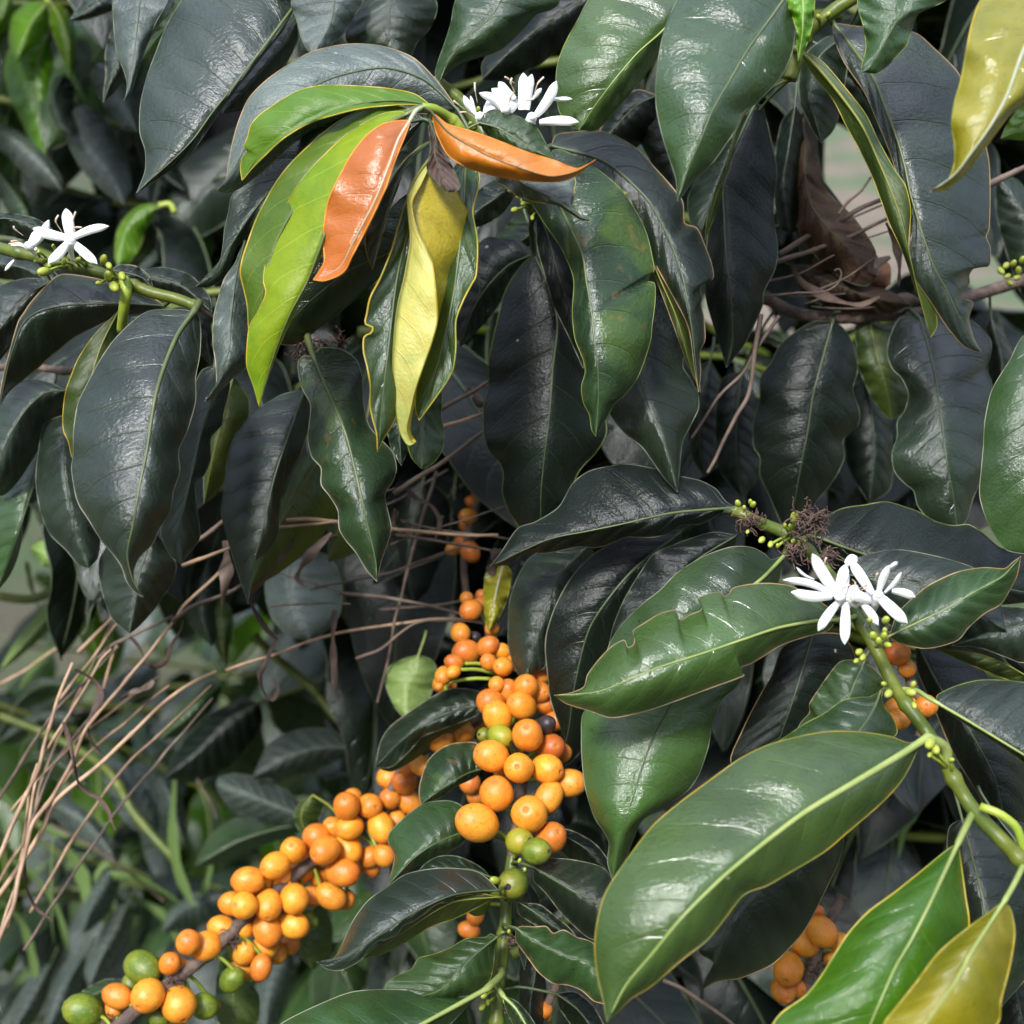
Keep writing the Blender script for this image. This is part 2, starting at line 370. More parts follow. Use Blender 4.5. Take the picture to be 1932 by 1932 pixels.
def leaf(key, style, rib, A, B, d, e=(.012, .012), under=False, face='m', rim=None, vein=None, q=1.0, wav=.0015, pet=None, label=None, rr=.00025, rs=.8, name='leaf', crease=.45, pow=2.0, nr=None, arch=.05, bul=1.0, tilt=None):
    """rib, A and B: midrib and the two margins as picture points (A and B without base and tip); d: depths along
    the midrib; e: how much deeper each margin lies than the midrib"""
    NLEAF[0] += 1; rnd = random.Random(NLEAF[0] * 13 + 5)
    if tilt is None: tilt = 0 if style in ('deep', 'orange', 'yellow', 'lime', 'brown', 'olive') else .1 + .2 * rnd.random()
    M = pts(rib); A = pts(A); B = pts(B)
    nr = nr or (84 if abs(M[0][1] - M[-1][1]) + abs(M[0][0] - M[-1][0]) > 180 else 54)
    nh = 8
    a2 = spline([M[0]] + A + [M[-1]], nr); b2 = spline([M[0]] + B + [M[-1]], nr); m2 = spline(M, nr)
    ea = e[0] if isinstance(e[0], tuple) else (e[0],); eb = e[1] if isinstance(e[1], tuple) else (e[1],)
    ea = [x * 1.35 if x > 0 else x for x in ea]; eb = [x * 1.5 if x > 0 else x for x in eb]
    length = sum(math.dist(M[k], M[k+1]) for k in range(len(M) - 1)) / PX * 2 * TH * d[0]
    wa = sum(math.dist(m2[k], a2[k]) for k in range(0, nr, 6)) / len(range(0, nr, 6)) / PX * 2 * TH * d[0]; wb = sum(math.dist(m2[k], b2[k]) for k in range(0, nr, 6)) / len(range(0, nr, 6)) / PX * 2 * TH * d[0]
    p1, p2 = rnd.uniform(0, 6.28), rnd.uniform(0, 6.28); k1 = rnd.uniform(2.2, 3.6)
    nv = 9; G = []
    for i in range(nr):
        u = i / (nr - 1); dm = lerpl(d, u); pr = math.sin(math.pi * min(1, max(0, u))) ** .55; row = []
        for j in range(-nh, nh + 1):
            t = abs(j) / nh; E = a2[i] if j < 0 else b2[i]; off = lerpl(ea if j < 0 else eb, u)
            p = m2[i].lerp(E, t)
            ph = nv * (u - .09 * t - .07 * t * t)
            qq = (abs(math.sin(math.pi * ph)) ** .7 - .6) * .0009 * q * math.sin(math.pi * min(1, t * 1.05)) ** .7 * pr
            w = wav * t * t * (math.sin(2 * math.pi * k1 * u + (p1 if j < 0 else p2)) + .5 * math.sin(2 * math.pi * 2.3 * k1 * u + p2)) * pr
            ww = .0016 * math.sin(2 * math.pi * 1.1 * u + p1) * t * (1 - t) * 4 * pr
            bl = -.30 * bul * (wa if j < 0 else wb) * t * (1 - t) * pr * 1.25 + arch * length * (2 * u - 1) ** 2 + tilt * (M[0][1] - p.y) / PX * 2 * TH * d[0]
            row.append(at(p.x, p.y, dm + bl + off * pr * ((1 - crease) * t ** pow + crease * t) + w - qq + ww))
        G.append(row)
    s = 0
    for i in range(2, nr - 3, 3):
        for j in range(0, 2 * nh):
            if face == 'A' and j >= nh: continue
            if face == 'B' and j < nh: continue
            n = (G[i][j+1] - G[i][j]).cross(G[i+1][j] - G[i][j])
            s += n.dot(CP - G[i][j])
    flip = (s < 0) != under
    # polygon order v(i,j) v(i,j+1) v(i+1,j+1): its normal is (row step) x ... -> same sign as n above
    br = BR[key]; mb = MB()
    mb.grid(G, 0, lambda i, j: (i / (nr - 1), j / (2 * nh)), flip)
    # the margin is a real thickened rim
    rj = rr * (.8 + .4 * rnd.random())
    for side in (0, 2 * nh):
        P = [G[i][side] for i in range(nr)]
        mb.tube(P, lambda u: rj * (.55 + .45 * math.sin(math.pi * min(1, u * 1.02)) ** .5), 5, 1)
    o = mb.build(name, [ML[style], MR[rim or RIM[style]]], br['e'], origin=G[0][nh])
    if label: o['label'] = label
    # midrib and petiole, one piece
    P = [G[i][nh] for i in range(nr - 2)]
    up = Vector((0, 0, 0))
    b0 = P[0]; st = br['stem']
    if pet:
        pp = pts(pet); L = len(pp)
        near = min(st, key=lambda p: (p - at(pp[0][0], pp[0][1], (p - CP).dot(CR @ Vector((0, 0, -1))))).length)
        dn = (near - CP).dot(CR @ Vector((0, 0, -1)))
        Q = [tuple(at(x, y, dn + (d[0] - dn) * i / L)) for i, (x, y) in enumerate(pp)]
        pre = spline(Q + [tuple(b0)], 10)[:-1]
    else:
        near = min(st, key=lambda p: (p - b0).length); D = near - b0
        if D.length > .045:
            near = b0 + (P[0] - P[3]).normalized() * .01 + Vector((0, .004, .002))
        mid = (near + b0) / 2 + (P[0] - P[4]).normalized() * min(.004, (near - b0).length * .25)
        pre = spline([tuple(near), tuple(mid), tuple(b0)], 7)[:-1]
    npre = len(pre); allp = list(pre) + P; tot = len(allp) - 1; ln = (G[0][nh] - G[-1][nh]).length
    r0 = min(.0016, max(.0007, ln * .0105)) * rs
    def rv(u):
        k = u * tot
        if k <= npre: return r0 * (1.25 - .2 * k / max(1, npre))
        f = (k - npre) / (tot - npre); return r0 * (1.02 - .85 * f ** .8) * .8
    m2b = MB(); m2b.tube(allp, rv, 6, 0)
    m2b.build('midrib', MV[vein or RIB[style]], o)
    return o

CH = []
def cherry_mesh(name, mats, el, seed):
    rnd = random.Random(seed); mb = MB(); k, h = 20, 14; ax = Vector((0, 0, 1))
    v = []; v.append(Vector((0, 0, -el)))
    for i in range(1, h):
        th = math.pi * i / h
        if i >= h - 2: th = math.pi - [.21, .12][i - (h - 2)]
        for j in range(k):
            a = 2 * math.pi * j / k
            r = math.sin(th); z = -el * math.cos(th)
            f = 1 + .03 * math.sin(2 * a + seed) * math.sin(th)
            if i == h - 1: z += -.03
            if i == h - 2: z += .035; r *= 1.0
            v.append(Vector((r * math.cos(a) * f, r * math.sin(a) / f, z)))
    v.append(Vector((0, 0, el - .09)))
    e = len(v) - 1; mb.v = v
    for j in range(k):
        mb.f.append((0, 1 + (j+1) % k, 1 + j)); mb.m.append(0)
        mb.f.append((e, e-k+j, e-k+(j+1) % k)); mb.m.append(1)
    for i in range(h - 2):
        for j in range(k):
            q = 1 + i * k; mb.f.append((q+j, q+(j+1) % k, q+k+(j+1) % k, q+k+j)); mb.m.append(1 if i == h - 3 else 0)
    o = mb.build(name, mats, None, world=False); me = o.data; bpy.data.objects.remove(o); return me
CM = {}
for nm, mt in (('o', M_CH), ('d', M_CHD), ('g', M_CHG), ('y', M_CHY), ('b', M_CHB)):
    CM[nm] = [cherry_mesh('cherry', [mt, M_CAL if nm in 'od' else M_BARK], 1.08 + .1 * k, k * 3 + 1) for k in range(3)]
def cherries(key, items, ox, oy, d, k=.334, spread=.0):
    """items: x, y, radius, kind, depth shift; measured on an enlarged crop with corner ox, oy"""
    br = BR[key]; L = []
    for n, it in enumerate(items):
        x, y, r = it[:3]; kind = it[3] if len(it) > 3 else 'o'; dz = it[4] if len(it) > 4 else 0
        px, py = ox + x * k, oy + y * k
        L.append([px, py, r * 1.04 * k / PX * 2 * TH, (d(px, py) if callable(d) else d) + dz + n * 1e-5, kind])
    for _ in range(40):                     # part them in depth until none runs into another
        for i in range(len(L)):
            for j in range(i + 1, len(L)):
                a, b = L[i], L[j]; ra, rb = a[2] * a[3], b[2] * b[3]
                pa, pb = at(a[0], a[1], a[3]), at(b[0], b[1], b[3]); m = .9 * (ra + rb)
                if (pa - pb).length < m:
                    s = .0006 if b[3] >= a[3] else -.0006
                    b[3] += s; a[3] -= s * .5
    for px, py, rr, dd, kind in L:
        rnd = random.Random(int(px * 7 + py * 3)); p = at(px, py, dd); r = rr * dd
        o = bpy.data.objects.new('cherry', rnd.choice(CM[kind])); COL.objects.link(o); o.parent = br['e']
        o.location = p - Vector(br['e'].location); o.scale = (r * .97, r * .97, r)
        near = min(br['stem'], key=lambda s: (s - p).length)
        out = (p - near).normalized() * .8 + Vector((rnd.uniform(-1, 1), rnd.uniform(-.8, .2), rnd.uniform(-.9, .5)))
        o.rotation_euler = out.to_track_quat('Z', 'Y').to_euler()
        if (near - p).length < .06:
            q = p - out.normalized() * r * .9
            br['mb'].tube(spline([tuple(near), tuple((near + q) / 2 + Vector((0, .001, .001))), tuple(q)], 6), .0009, 6, 2)

def flower(key, ox, oy, d, petals, stam=(), center=None, k=.334, tube=None):
    """petals: (x0, y0, x1, y1, width, depth shift of tip[, bend])"""
    br = BR[key]; mb = MB()
    for n, p in enumerate(petals):
        x0, y0, x1, y1, w, dz = p[:6]; bend = p[6] if len(p) > 6 else 0
        x0, y0, x1, y1 = ox + x0 * k, oy + y0 * k, ox + x1 * k, oy + y1 * k; w *= k * .86
        dx, dy = x1 - x0, y1 - y0; L = math.hypot(dx, dy); nx, ny = -dy / L, dx / L; nr = 16
        G = []
        for i in range(nr):
            u = i / (nr - 1)
            ww = w * .5 * (.42 + .5 * math.sin(math.pi * min(1, .05 + u * .8)) ** .8) * (1 if u < .72 else max(0, 1 - ((u - .72) / .285) ** 2.2) ** .8 * .98 + .02)
            cx, cy = x0 + dx * u + nx * bend * L * math.sin(math.pi * u), y0 + dy * u + ny * bend * L * math.sin(math.pi * u)
            row = []
            for j in range(-3, 4):
                t = j / 3
                dep = d + n * .0004 + dz * u ** 1.2 + .0016 * t * t * (1 - .3 * u) + .0022 * max(0, u - .6) ** 1.5 * 3
                row.append(at(cx + nx * ww * t, cy + ny * ww * t, dep))
            G.append(row)
        mb.grid(G, 0)
        H = [[q + (q - CP).normalized() * .00035 for q in r] for r in G]
        mb.grid(H, 0, flip=True)
    cx, cy = center or (sum(p[0] for p in petals) / len(petals), sum(p[1] for p in petals) / len(petals))
    c = at(ox + cx * k, oy + cy * k, d)
    near = min(br['stem'], key=lambda s: (s - c).length)
    if tube: near = at(ox + tube[0] * k, oy + tube[1] * k, d + .01)
    mb.tube(spline([tuple(near), tuple((near + c) / 2 + Vector((0, -.002, .002))), tuple(c)], 10), lambda u: .0009 + .0012 * u * u, 8, 0)
    mb.blob(c, .0018, Vector((0, -1, .4)), 1.0, 0)
    o = mb.build('flower', [M_PETAL], br['e'], origin=c)
    sm = MB()
    for (x0, y0, x1, y1) in stam:
        a = at(ox + x0 * k, oy + y0 * k, d - .002); b = at(ox + x1 * k, oy + y1 * k, d - .006); m = (a + b) / 2 + Vector((random.uniform(-.0015, .0015), -.001, .001))
        sm.tube(spline([tuple(a), tuple(m), tuple(b)], 9), lambda u: .00016 + (.0002 if u > .6 else 0), 6, 0)
    if stam: sm.build('stamen', [M_STAMEN], o)
def buds(key, items, ox, oy, d, k=.334):
    for it in items:
        x, y, r = it[:3]; dx, dy = (it[3], it[4]) if len(it) > 4 else (0, -1)
        c = at(ox + x * k, oy + y * k, d); t = at(ox + (x + dx * 10) * k, oy + (y + dy * 10) * k, d - .001)
        BR[key]['mb'].blob(c, r * .78 * k / PX * 2 * TH * d, t - c, 1.9, 3, 8, 6)
        near = min(BR[key]['stem'], key=lambda s: (s - c).length)
        if (near - c).length < .02: BR[key]['mb'].tube([near, (near + c) / 2 + Vector((0, 0, .0004)), c], .0006, 5, 2)
def tuft(key, x, y, d, r, n=26, seed=1):
    """withered blossoms: a knot of thin curled threads"""
    rnd = random.Random(seed); mb = MB(); c = at(x, y, d); R3 = r / PX * 2 * TH * d
    for _ in range(int(n * 1.6)):
        p = c + Vector((rnd.gauss(0, .35), rnd.gauss(0, .25), rnd.gauss(0, .35))) * R3; P = [p]; dr = Vector((rnd.uniform(-1, 1), rnd.uniform(-1, .5), rnd.uniform(-1, 1))).normalized()
        for k in range(7):
            dr = (dr + Vector((rnd.uniform(-.8, .8), rnd.uniform(-.8, .8), rnd.uniform(-.8, .8)))).normalized(); p = p + dr * R3 * .16; P.append(p)
        mb.tube(P, lambda u: .00036 * (1 - .5 * u), 5, 0)
    mb.build('withered_blossom', [M_TUFT], BR[key]['e'], origin=c)
# ================================================================ the coffee bush, branch by branch
# ---- young shoot at the top, orange and lime leaves
branch('flush', 'young coffee shoot with lime green, yellow and two orange leaves at its tip', '900,300 862,235 822,207 797,203', (.0026, .0018), (.575, .55, .54), M_STEMY, group=None)
leaf('flush', 'sky_sheen', '864,207 800,150 720,128 620,150 530,200 475,260 440,320 409,359', '828,157 781,110 724,88 674,83 631,87 584,100 537,127 500,154 469,187 450,230 437,277 430,317 425,344', '840,215 760,215 650,225 560,265 500,320 457,352 430,364', (.57, .565, .56, .572), (.004, .016), rim='tan', label='broad grey green leaf arching over the others', rr=.0003, tilt=.45)
leaf('flush', 'green', '812,198 760,190 700,192 640,204 580,230 520,268 480,306 457,341', '781,177 731,167 681,163 631,161 591,164 557,174 524,194 494,214 475,234 467,260 460,278 468,285 457,299 454,321', '750,198 681,205 631,217 584,232 537,260 504,290 474,320', (.552, .548, .548, .556), (.004, -.004), True, rim='gold', rr=.00036)
leaf('flush', 'dark', '800,225 700,245 600,290 520,350 470,410 425,480 395,515 369,541', '760,195 700,200 600,230 520,270 474,321 455,350 437,371 431,401 424,431 421,461 414,494 390,520', '760,280 700,340 600,400 520,430 480,436 460,452 445,470 425,522 395,541', (.575, .578, .585, .59), (.004, .006), rim='thin')
leaf('flush', 'green', '774,207 700,235 630,290 570,370 520,460 495,560 482,690', '731,197 687,207 644,227 611,251 577,281 547,311 524,341 504,374 484,414 469,454 457,491 454,517 460,544 467,577 469,614 474,655', '760,240 700,320 640,400 590,480 540,580 500,660', (.545, .545, .548, .552), (.006, .004), True, rim='gold', rr=.00036)
leaf('flush', 'lime', '771,214 735,232 684,275 648,330 630,390 610,450 580,530 548,590 520,660 500,725 489,767', '751,210 724,214 691,230 657,251 624,281 594,311 564,347 541,388 527,428 510,471 500,505 497,531 502,554 487,588 471,616 466,656 466,693 478,727', '755,226 715,262 676,310 648,355 632,400 622,440 606,480 583,530 556,590 528,650 508,705', (.536, .532, .534, .54), ((.010, .008, .003), .012), True, rim='gold', rr=.000365, vein='green', label='large lime green leaf with yellow margin')
leaf('flush', 'orange', '774,227 752,262 733,314 710,372 686,420 664,462 640,505 591,528', '744,229 718,237 691,257 664,291 644,327 627,361 617,391 611,431 611,468 612,494 601,514', '768,247 754,281 741,314 728,354 714,384 698,418 681,451 664,484 653,508 637,521 611,530', (.530, .524, .526, .53), (.004, -.0035), rim='orange', rr=.00036, vein='white', rs=1.15, crease=.8, q=.3, label='orange leaf hanging down, pale sheen painted along the midrib', pet='797,203 784,210')
leaf('flush', 'orange', '815,212 844,248 880,272 930,298 990,320 1040,333 1088,323 1124,301', '825,219 844,234 894,249 944,267 994,287 1044,302 1074,314 1091,318 1111,309', '820,240 828,262 844,291 871,311 904,324 944,334 994,341 1031,343 1058,342 1078,336 1097,325', (.533, .528, .526, .528), (.003, .005), True, rim='orange', vein='dark', label='orange leaf pointing right over the green leaves', pet='797,203 806,205', q=.6)
leaf('flush', 'yellow', '822,285 788,330 770,368 772,410 775,455 764,520 752,570 745,620 741,690 745,760 754,815 770,841 785,834', '812,310 796,345 777,382 784,425 801,463 816,500 823,560 825,603 815,645 799,690 784,735 776,770 768,808 775,833', '838,315 861,360 874,384 889,414 888,461 877,494 863,524 860,568 857,600 843,630 830,653 829,680 813,713 793,743 780,770 774,812', (.542, .538, .536, .54), ((-.002, -.009, -.009, -.003), (.008, .016, .014)), True, face='A', rim='gold', rr=.00036, vein='olive', crease=.7, label='yellow leaf folded along its midrib, tip curled')
leaf('flush', 'brown', '812,232 822,262 820,290 832,325 845,362', '816,235 826,262 838,290 855,318 868,350 862,360', '808,240 812,265 811,290 806,318 815,336 825,345', (.540, .536, .528), (.004, .004), label='withered purple brown base of the yellow leaf', name='leaf_base', q=2)
leaf('flush', 'mid', '820,300 800,350 775,420 750,520 735,640 722,750 712,853', '790,340 766,381 751,428 738,474 718,524 699,561 692,594 689,611 704,618 700,629 687,636 686,663 693,693 699,730 698,763 703,790 711,820', '830,400 810,500 790,600 765,700 745,790 722,830', (.556, .554, .553, .556), (-.004, .008), rim='gold', rr=.00036)
leaf('flush', 'mid', '880,290 872,420 855,560 825,690 791,793', '850,330 840,450 820,600 790,700 784,770', '895,300 905,335 901,361 892,400 900,447 901,481 898,521 890,536 873,569 860,606 860,656 855,696 843,720 820,753 803,776', (.562, .558, .556, .558), (.008, -.003), rim='gold', rr=.00036)
leaf('flush', 'mid', '800,650 797,720 796,800 795,884', '775,700 765,740 762,800 775,860', '822,700 834,743 832,780 837,815 835,847 818,873', (.575, .574), (.006, .006), rim='lime')
leaf('flush', 'dark', '750,750 752,800 755,840 757,878', '728,780 732,820 740,850', '772,790 774,835 765,860', (.578, .58), (.004, .004))
leaf('flush', 'blue', '820,262 775,300 748,350 727,410 715,455 703,508', '770,295 738,340 712,395 690,440 692,478', '800,272 784,283 764,314 751,354 737,388 727,421 716,460', (.548, .544, .545), (.004, .006), rim='gold')
leaf('flush', 'dark', '870,385 800,430 741,474 664,507 597,558 557,596 512,645', '830,350 768,367 730,400 680,430 620,460 570,505 535,570', '850,440 800,475 741,505 697,540 664,570 610,612 560,648', (.6, .598, .6, .605), (-.006, .016), rim='thin')
leaf('flush', 'mid', '905,232 935,240 975,262 1010,285 1045,300', '915,214 934,207 978,220 1011,240 1028,267', '925,262 960,292 1000,312', (.556, .552), (.004, .006), rim='thin')
leaf('flush', 'sky_sheen', '930,300 985,345 1040,372 1080,397 1115,418', '935,340 950,350 977,370 1011,381 1051,387 1078,404 1095,414', '1000,300 1081,330 1083,365 1080,388 1098,408', (.55, .546, .545), (.004, .002), rim='gold', q=.6)

# ---- flowering branch behind the shoot
branch('topflower', 'coffee branch with a spray of white star flowers behind the orange leaves', '820,150 870,190 905,240 940,300 985,350 1010,400', (.0026, .003), (.61, .6, .6), cat='coffee branch')
leaf('topflower', 'patch', '1015,340 1042,375 1057,391 1081,441 1100,484 1107,534 1116,584 1122,646 1128,696 1129,746 1126,796 1124,823', '1003,350 1004,381 1024,417 1058,467 1078,511 1083,534 1080,584 1082,620 1086,643 1101,680 1104,703 1097,730 1101,760 1112,783 1116,810', '1044,284 1078,291 1128,320 1171,357 1201,401 1221,444 1231,487 1234,512 1219,520 1221,531 1235,535 1236,568 1230,618 1228,640 1214,686 1201,716 1178,746 1161,760 1148,783 1134,806', (.585, .572, .568, .575), (.008, (.006, .012, .012)), rim='lime', vein='green', q=1.5, nr=150, label='veined leaf with a bite in its right margin')
leaf('topflower', 'blue', '1040,275 1140,305 1220,375 1262,450 1290,530 1305,620 1318,740', '1060,330 1110,360 1170,400 1215,450 1238,501 1275,568 1300,620 1310,690', '1050,255 1078,250 1121,247 1161,257 1204,284 1238,320 1265,350 1288,381 1291,421 1315,431 1331,467 1343,501 1345,526 1326,532 1321,548 1325,562 1322,575 1328,601 1330,640 1320,665 1322,700', (.605, .6, .597, .603), ((.006, .008), .012), rim='tan', q=1.8, rr=.0003, nr=140, label='chewed grey green leaf with rippled surface')
leaf('topflower', 'olive', '1184,365 1207,430 1238,510 1277,600 1302,690 1322,740', '1200,400 1203,432 1228,500 1262,590 1295,680', '1192,365 1193,390 1205,400 1222,440 1248,510 1295,612 1315,690', (.594, .59, .588, .594), (.002, .004), True, rim='tan')
leaf('topflower', 'dark', '1220,540 1207,640 1206,700 1222,760 1248,820 1267,880 1278,928', '1190,600 1155,690 1140,750 1150,782 1178,815 1211,843 1231,870 1254,903', '1270,580 1296,620 1294,656 1288,690 1301,713 1315,740 1318,770 1301,806 1288,833 1284,863 1281,896', (.618, .612, .61, .612), (.010, .012), rim='pale', vein='pale', q=.8, label='glossy dark leaf hanging lowest, pointed tip')
leaf('topflower', 'deep', '1008,480 1040,550 1052,613 1043,696 1037,780 1027,863 1020,947 1024,1045', '985,500 960,536 947,569 933,630 923,680 922,730 913,763 912,817 923,850 943,873 950,897 948,930 960,964 977,990 993,1017', '1020,490 1037,546 1060,606 1100,650 1120,700 1140,780 1144,817 1127,850 1097,883 1084,907 1080,943 1057,964 1043,987 1037,1017', (.63, .622, .618, .625), (.012, .012), rim='lime', vein='pale', label='long dark leaf with wavy margins in the centre', tilt=-.1)
leaf('topflower', 'deep', '1010,385 1035,450 1060,540 1082,600 1100,695', '1011,401 1014,467 1028,518 1044,574 1078,645', '1030,400 1065,470 1095,560 1105,640', (.612, .608, .608), (.004, .004), rim='cream', rr=.0003)
leaf('topflower', 'deep', '1005,480 960,500 920,540 890,590 868,655', '985,458 960,452 915,450 885,490 868,550 860,600', '970,530 930,590 895,630', (.65, .648, .655), (.004, .012))
leaf('topflower', 'dark', '975,330 940,370 905,395 870,430', '950,330 915,350 885,380', '980,350 950,400 910,425', (.63, .63), (.004, .008))
leaf('topflower', 'mid', '990,400 1000,440 960,470 930,490', '1005,420 1010,450 980,475', '970,410 945,440 930,465', (.66, .66), (.004, .008), rim='thin')
flower('topflower', 844, 0, .556, [(420, 620, 430, 412, 84, -.004, .04), (450, 620, 478, 418, 66, -.006, -.04), (480, 560, 533, 498, 34, -.002), (500, 655, 618, 458, 74, -.006, .05), (520, 692, 742, 690, 70, -.004, -.04), (590, 560, 705, 560, 34, 0)], [(490, 540, 545, 435), (380, 520, 365, 440), (400, 600, 490, 560)], (480, 660))
flower('topflower', 844, 0, .56, [(350, 610, 250, 500, 74, .002, .1), (380, 560, 290, 462, 70, 0, -.06), (330, 640, 180, 525, 66, -.003, .12), (300, 660, 395, 560, 90, 0), (230, 640, 330, 520, 80, .002)], [(380, 470, 325, 435), (340, 600, 375, 520)], (330, 620))
flower('topflower', 844, 0, .563, [(165, 655, 92, 540, 48, -.003, -.05), (160, 650, 130, 540, 26, 0), (200, 680, 300, 640, 80, -.002), (340, 690, 500, 700, 60, -.004), (215, 640, 260, 560, 70, 0)], [(170, 580, 155, 465), (100, 620, 35, 568), (140, 660, 70, 635)], (185, 660))
buds('topflower', [(175, 620, 18), (185, 690, 20), (130, 700, 18, .3, -.4), (150, 720, 22, .8, -.2), (220, 720, 20)], 844, 0, .575)
buds('topflower', [(355, 1080, 14, -1, -.3), (400, 1115, 14, -1, -.4), (380, 1185, 22, -1, .3), (430, 1150, 18, -.8, .3), (480, 1230, 16, 0, 1)], 844, 0, .59)

# ---- leaves hanging from above, middle
branch('topmid', 'coffee branch out of the top edge whose dark leaves hang in the middle', '560,-40 640,-70 760,-80 880,-75 960,-72', .003, (.63, .62, .63))
leaf('topmid', 'sky_sheen', '625,-80 632,-10 625,40 608,75 590,104', '575,-40 550,0 560,40 570,75 580,95', '670,-40 685,0 668,30 650,60 615,94', (.6, .595, .59), (.006, .008), label='pale sheened leaf')
leaf('topmid', 'dark', '745,-75 738,0 735,60 760,115', '700,-50 680,0 658,42 655,78 700,105', '800,-40 825,10 812,52 787,80 776,105', (.62, .615, .62), (.008, .012))
leaf('topmid', 'mid', '975,-80 935,20 885,70 850,110 829,155', '900,-60 860,0 851,43 838,84 826,117 821,140', '1060,-50 1058,0 1041,17 1011,27 988,53 944,94 887,114 848,135', (.605, .6, .597, .6), (.008, .012), rim='pale', vein='green', label='narrow tipped leaf')
branch('topcentre', 'coffee branch out of the top edge with two large glossy broad leaves', '1200,-60 1320,-80 1440,-85 1530,-70', .003, (.6, .59, .58))
leaf('topcentre', 'bright', '1340,-70 1262,45 1203,100 1160,150 1122,200 1093,245', '1180,-70 1111,0 1091,37 1074,67 1061,94 1051,127 1049,167 1054,207 1071,234', '1340,-40 1285,-10 1255,50 1245,97 1228,127 1211,150 1178,187 1145,227 1124,246', (.585, .572, .57, .575), ((.006, .006, .010), .012), rim='lime', q=1.3, label='bright glossy leaf left of the largest')
leaf('topcentre', 'mid', '1520,-70 1478,0 1411,94 1378,150 1345,207 1321,267 1301,311 1278,380', '1400,-90 1310,-50 1278,0 1258,43 1245,94 1238,150 1238,200 1248,250 1261,294 1275,337 1277,367', '1530,-30 1508,20 1500,60 1494,100 1474,144 1437,184 1400,214 1391,240 1373,267 1347,304 1320,330 1300,350 1287,370', (.555, .54, .532, .538), ((.004, .006, .010), .010), rim='pale', vein='green', q=1.0, label='largest leaf at the top, white sheen by its midrib')
leaf('topcentre', 'lime', '1350,-50 1330,0 1310,46', '1335,-40 1316,10 1308,34', '1365,-20 1338,12 1318,34', (.55, .548), (.002, .003), rim='gold')
leaf('topcentre', 'fresh', '1510,-45 1515,0 1514,60 1506,115', '1488,-30 1484,0 1496,35 1503,60 1504,90', '1535,-30 1537,5 1532,50 1522,84 1513,104', (.548, .545, .548), (.003, .003), rim='lime', label='small fresh green leaf')
leaf('topcentre', 'deep', '1150,-30 1080,10 1020,50 960,100 910,150', '1120,-40 1040,-20 980,40 930,90 910,120', '1130,20 1080,70 1020,120 950,150', (.66, .66), (.01, .01))
leaf('topcentre', 'deep', '1240,180 1200,200 1160,240 1120,290', '1200,170 1160,200 1130,250', '1250,220 1210,270 1160,300', (.64, .64), (.006, .01), rim='tan')
leaf('topcentre', 'deep', '1260,190 1268,260 1270,330 1275,410', '1240,200 1200,240 1225,300 1262,360', '1285,220 1310,300 1310,370 1290,400', (.645, .645), (.006, .01))

# ---- upper right
branch('topright', 'coffee branch at the upper right with a long veined leaf and small green buds', '1800,-60 1700,-40 1620,-10 1560,30 1520,70 1490,150', .003, (.6, .6, .61))
leaf('topright', 'mid', '1725,-70 1705,10 1680,60 1652,108 1628,136', '1660,-60 1625,-20 1618,10 1629,50 1634,90 1626,125', '1810,-30 1785,0 1755,15 1731,27 1718,60 1711,84 1688,110 1658,137', (.555, .55, .552), (.006, .006), rim='lime', vein='green', q=.4, label='leaf tip with a white sheen')
leaf('topright', 'blue', '1571,43 1604,84 1648,147 1671,207 1694,267 1708,317 1718,367 1738,434 1761,501 1788,551 1808,594 1835,645 1851,664', '1574,73 1594,120 1631,174 1654,227 1681,294 1694,334 1711,367 1718,417 1714,484 1724,521 1755,568 1788,618 1815,650 1838,662', '1621,50 1721,60 1765,94 1805,134 1821,167 1848,234 1865,301 1868,367 1866,431 1860,447 1868,467 1866,501 1841,503 1828,518 1829,534 1815,551 1818,564 1836,571 1828,601 1838,640', (.61, .598, .595, .6), ((.002, .004), .016), rim='tan', vein='green', q=2.2, nr=150, label='long veined leaf chewed along its lower right margin')
leaf('topright', 'olive', '1510,97 1545,130 1590,185 1628,240 1660,310 1685,370 1705,430 1718,490 1732,550 1756,637', '1530,135 1571,187 1598,240 1621,281 1641,321 1661,374 1678,421 1698,464 1711,497 1728,547 1745,591', '1530,103 1556,120 1604,177 1634,217 1658,267 1688,321 1708,350 1718,394 1716,430 1713,484 1728,524 1762,580 1768,614', (.59, .585, .582, .588), ((.008, .006), (.001, .002)), True, rim='gold', vein='olive', label='narrow leaf showing its green underside')
leaf('topright', 'deep', '1425,195 1390,270 1365,330 1366,401 1370,484 1380,568 1382,640 1371,693', '1395,234 1371,300 1348,367 1338,417 1334,460 1330,520 1334,570 1350,625 1363,668', '1438,200 1448,234 1455,267 1465,320 1458,401 1467,467 1462,508 1441,551 1438,578 1410,640 1385,675', (.625, .618, .615, .62), (.010, .012), rim='pale', q=1.2, label='dark hanging leaf with a straight pale midrib')
leaf('topright', 'olive', '1405,212 1388,250 1366,320 1346,390 1330,455', '1397,225 1374,295 1350,360 1334,415', '1407,222 1392,262 1373,325 1352,395', (.603, .6, .602), (.002, .002), True, rim='lime')
leaf('topright', 'dark', '1398,250 1370,310 1345,370 1322,440', '1355,280 1322,325 1298,375 1304,425', '1398,290 1380,350 1345,420', (.64, .64, .64), (.01, .01), rim='thin')
leaf('topright', 'deep', '1500,200 1488,280 1478,350 1490,440', '1475,230 1462,300 1462,370 1472,430', '1512,220 1520,300 1518,380 1508,430', (.66, .66), (.008, .01))
leaf('topright', 'deep', '1515,300 1560,400 1610,480 1668,555', '1495,380 1520,500 1600,560', '1545,330 1605,410 1655,490', (.70, .695), (.01, .01), rim='thin', tilt=-.2)
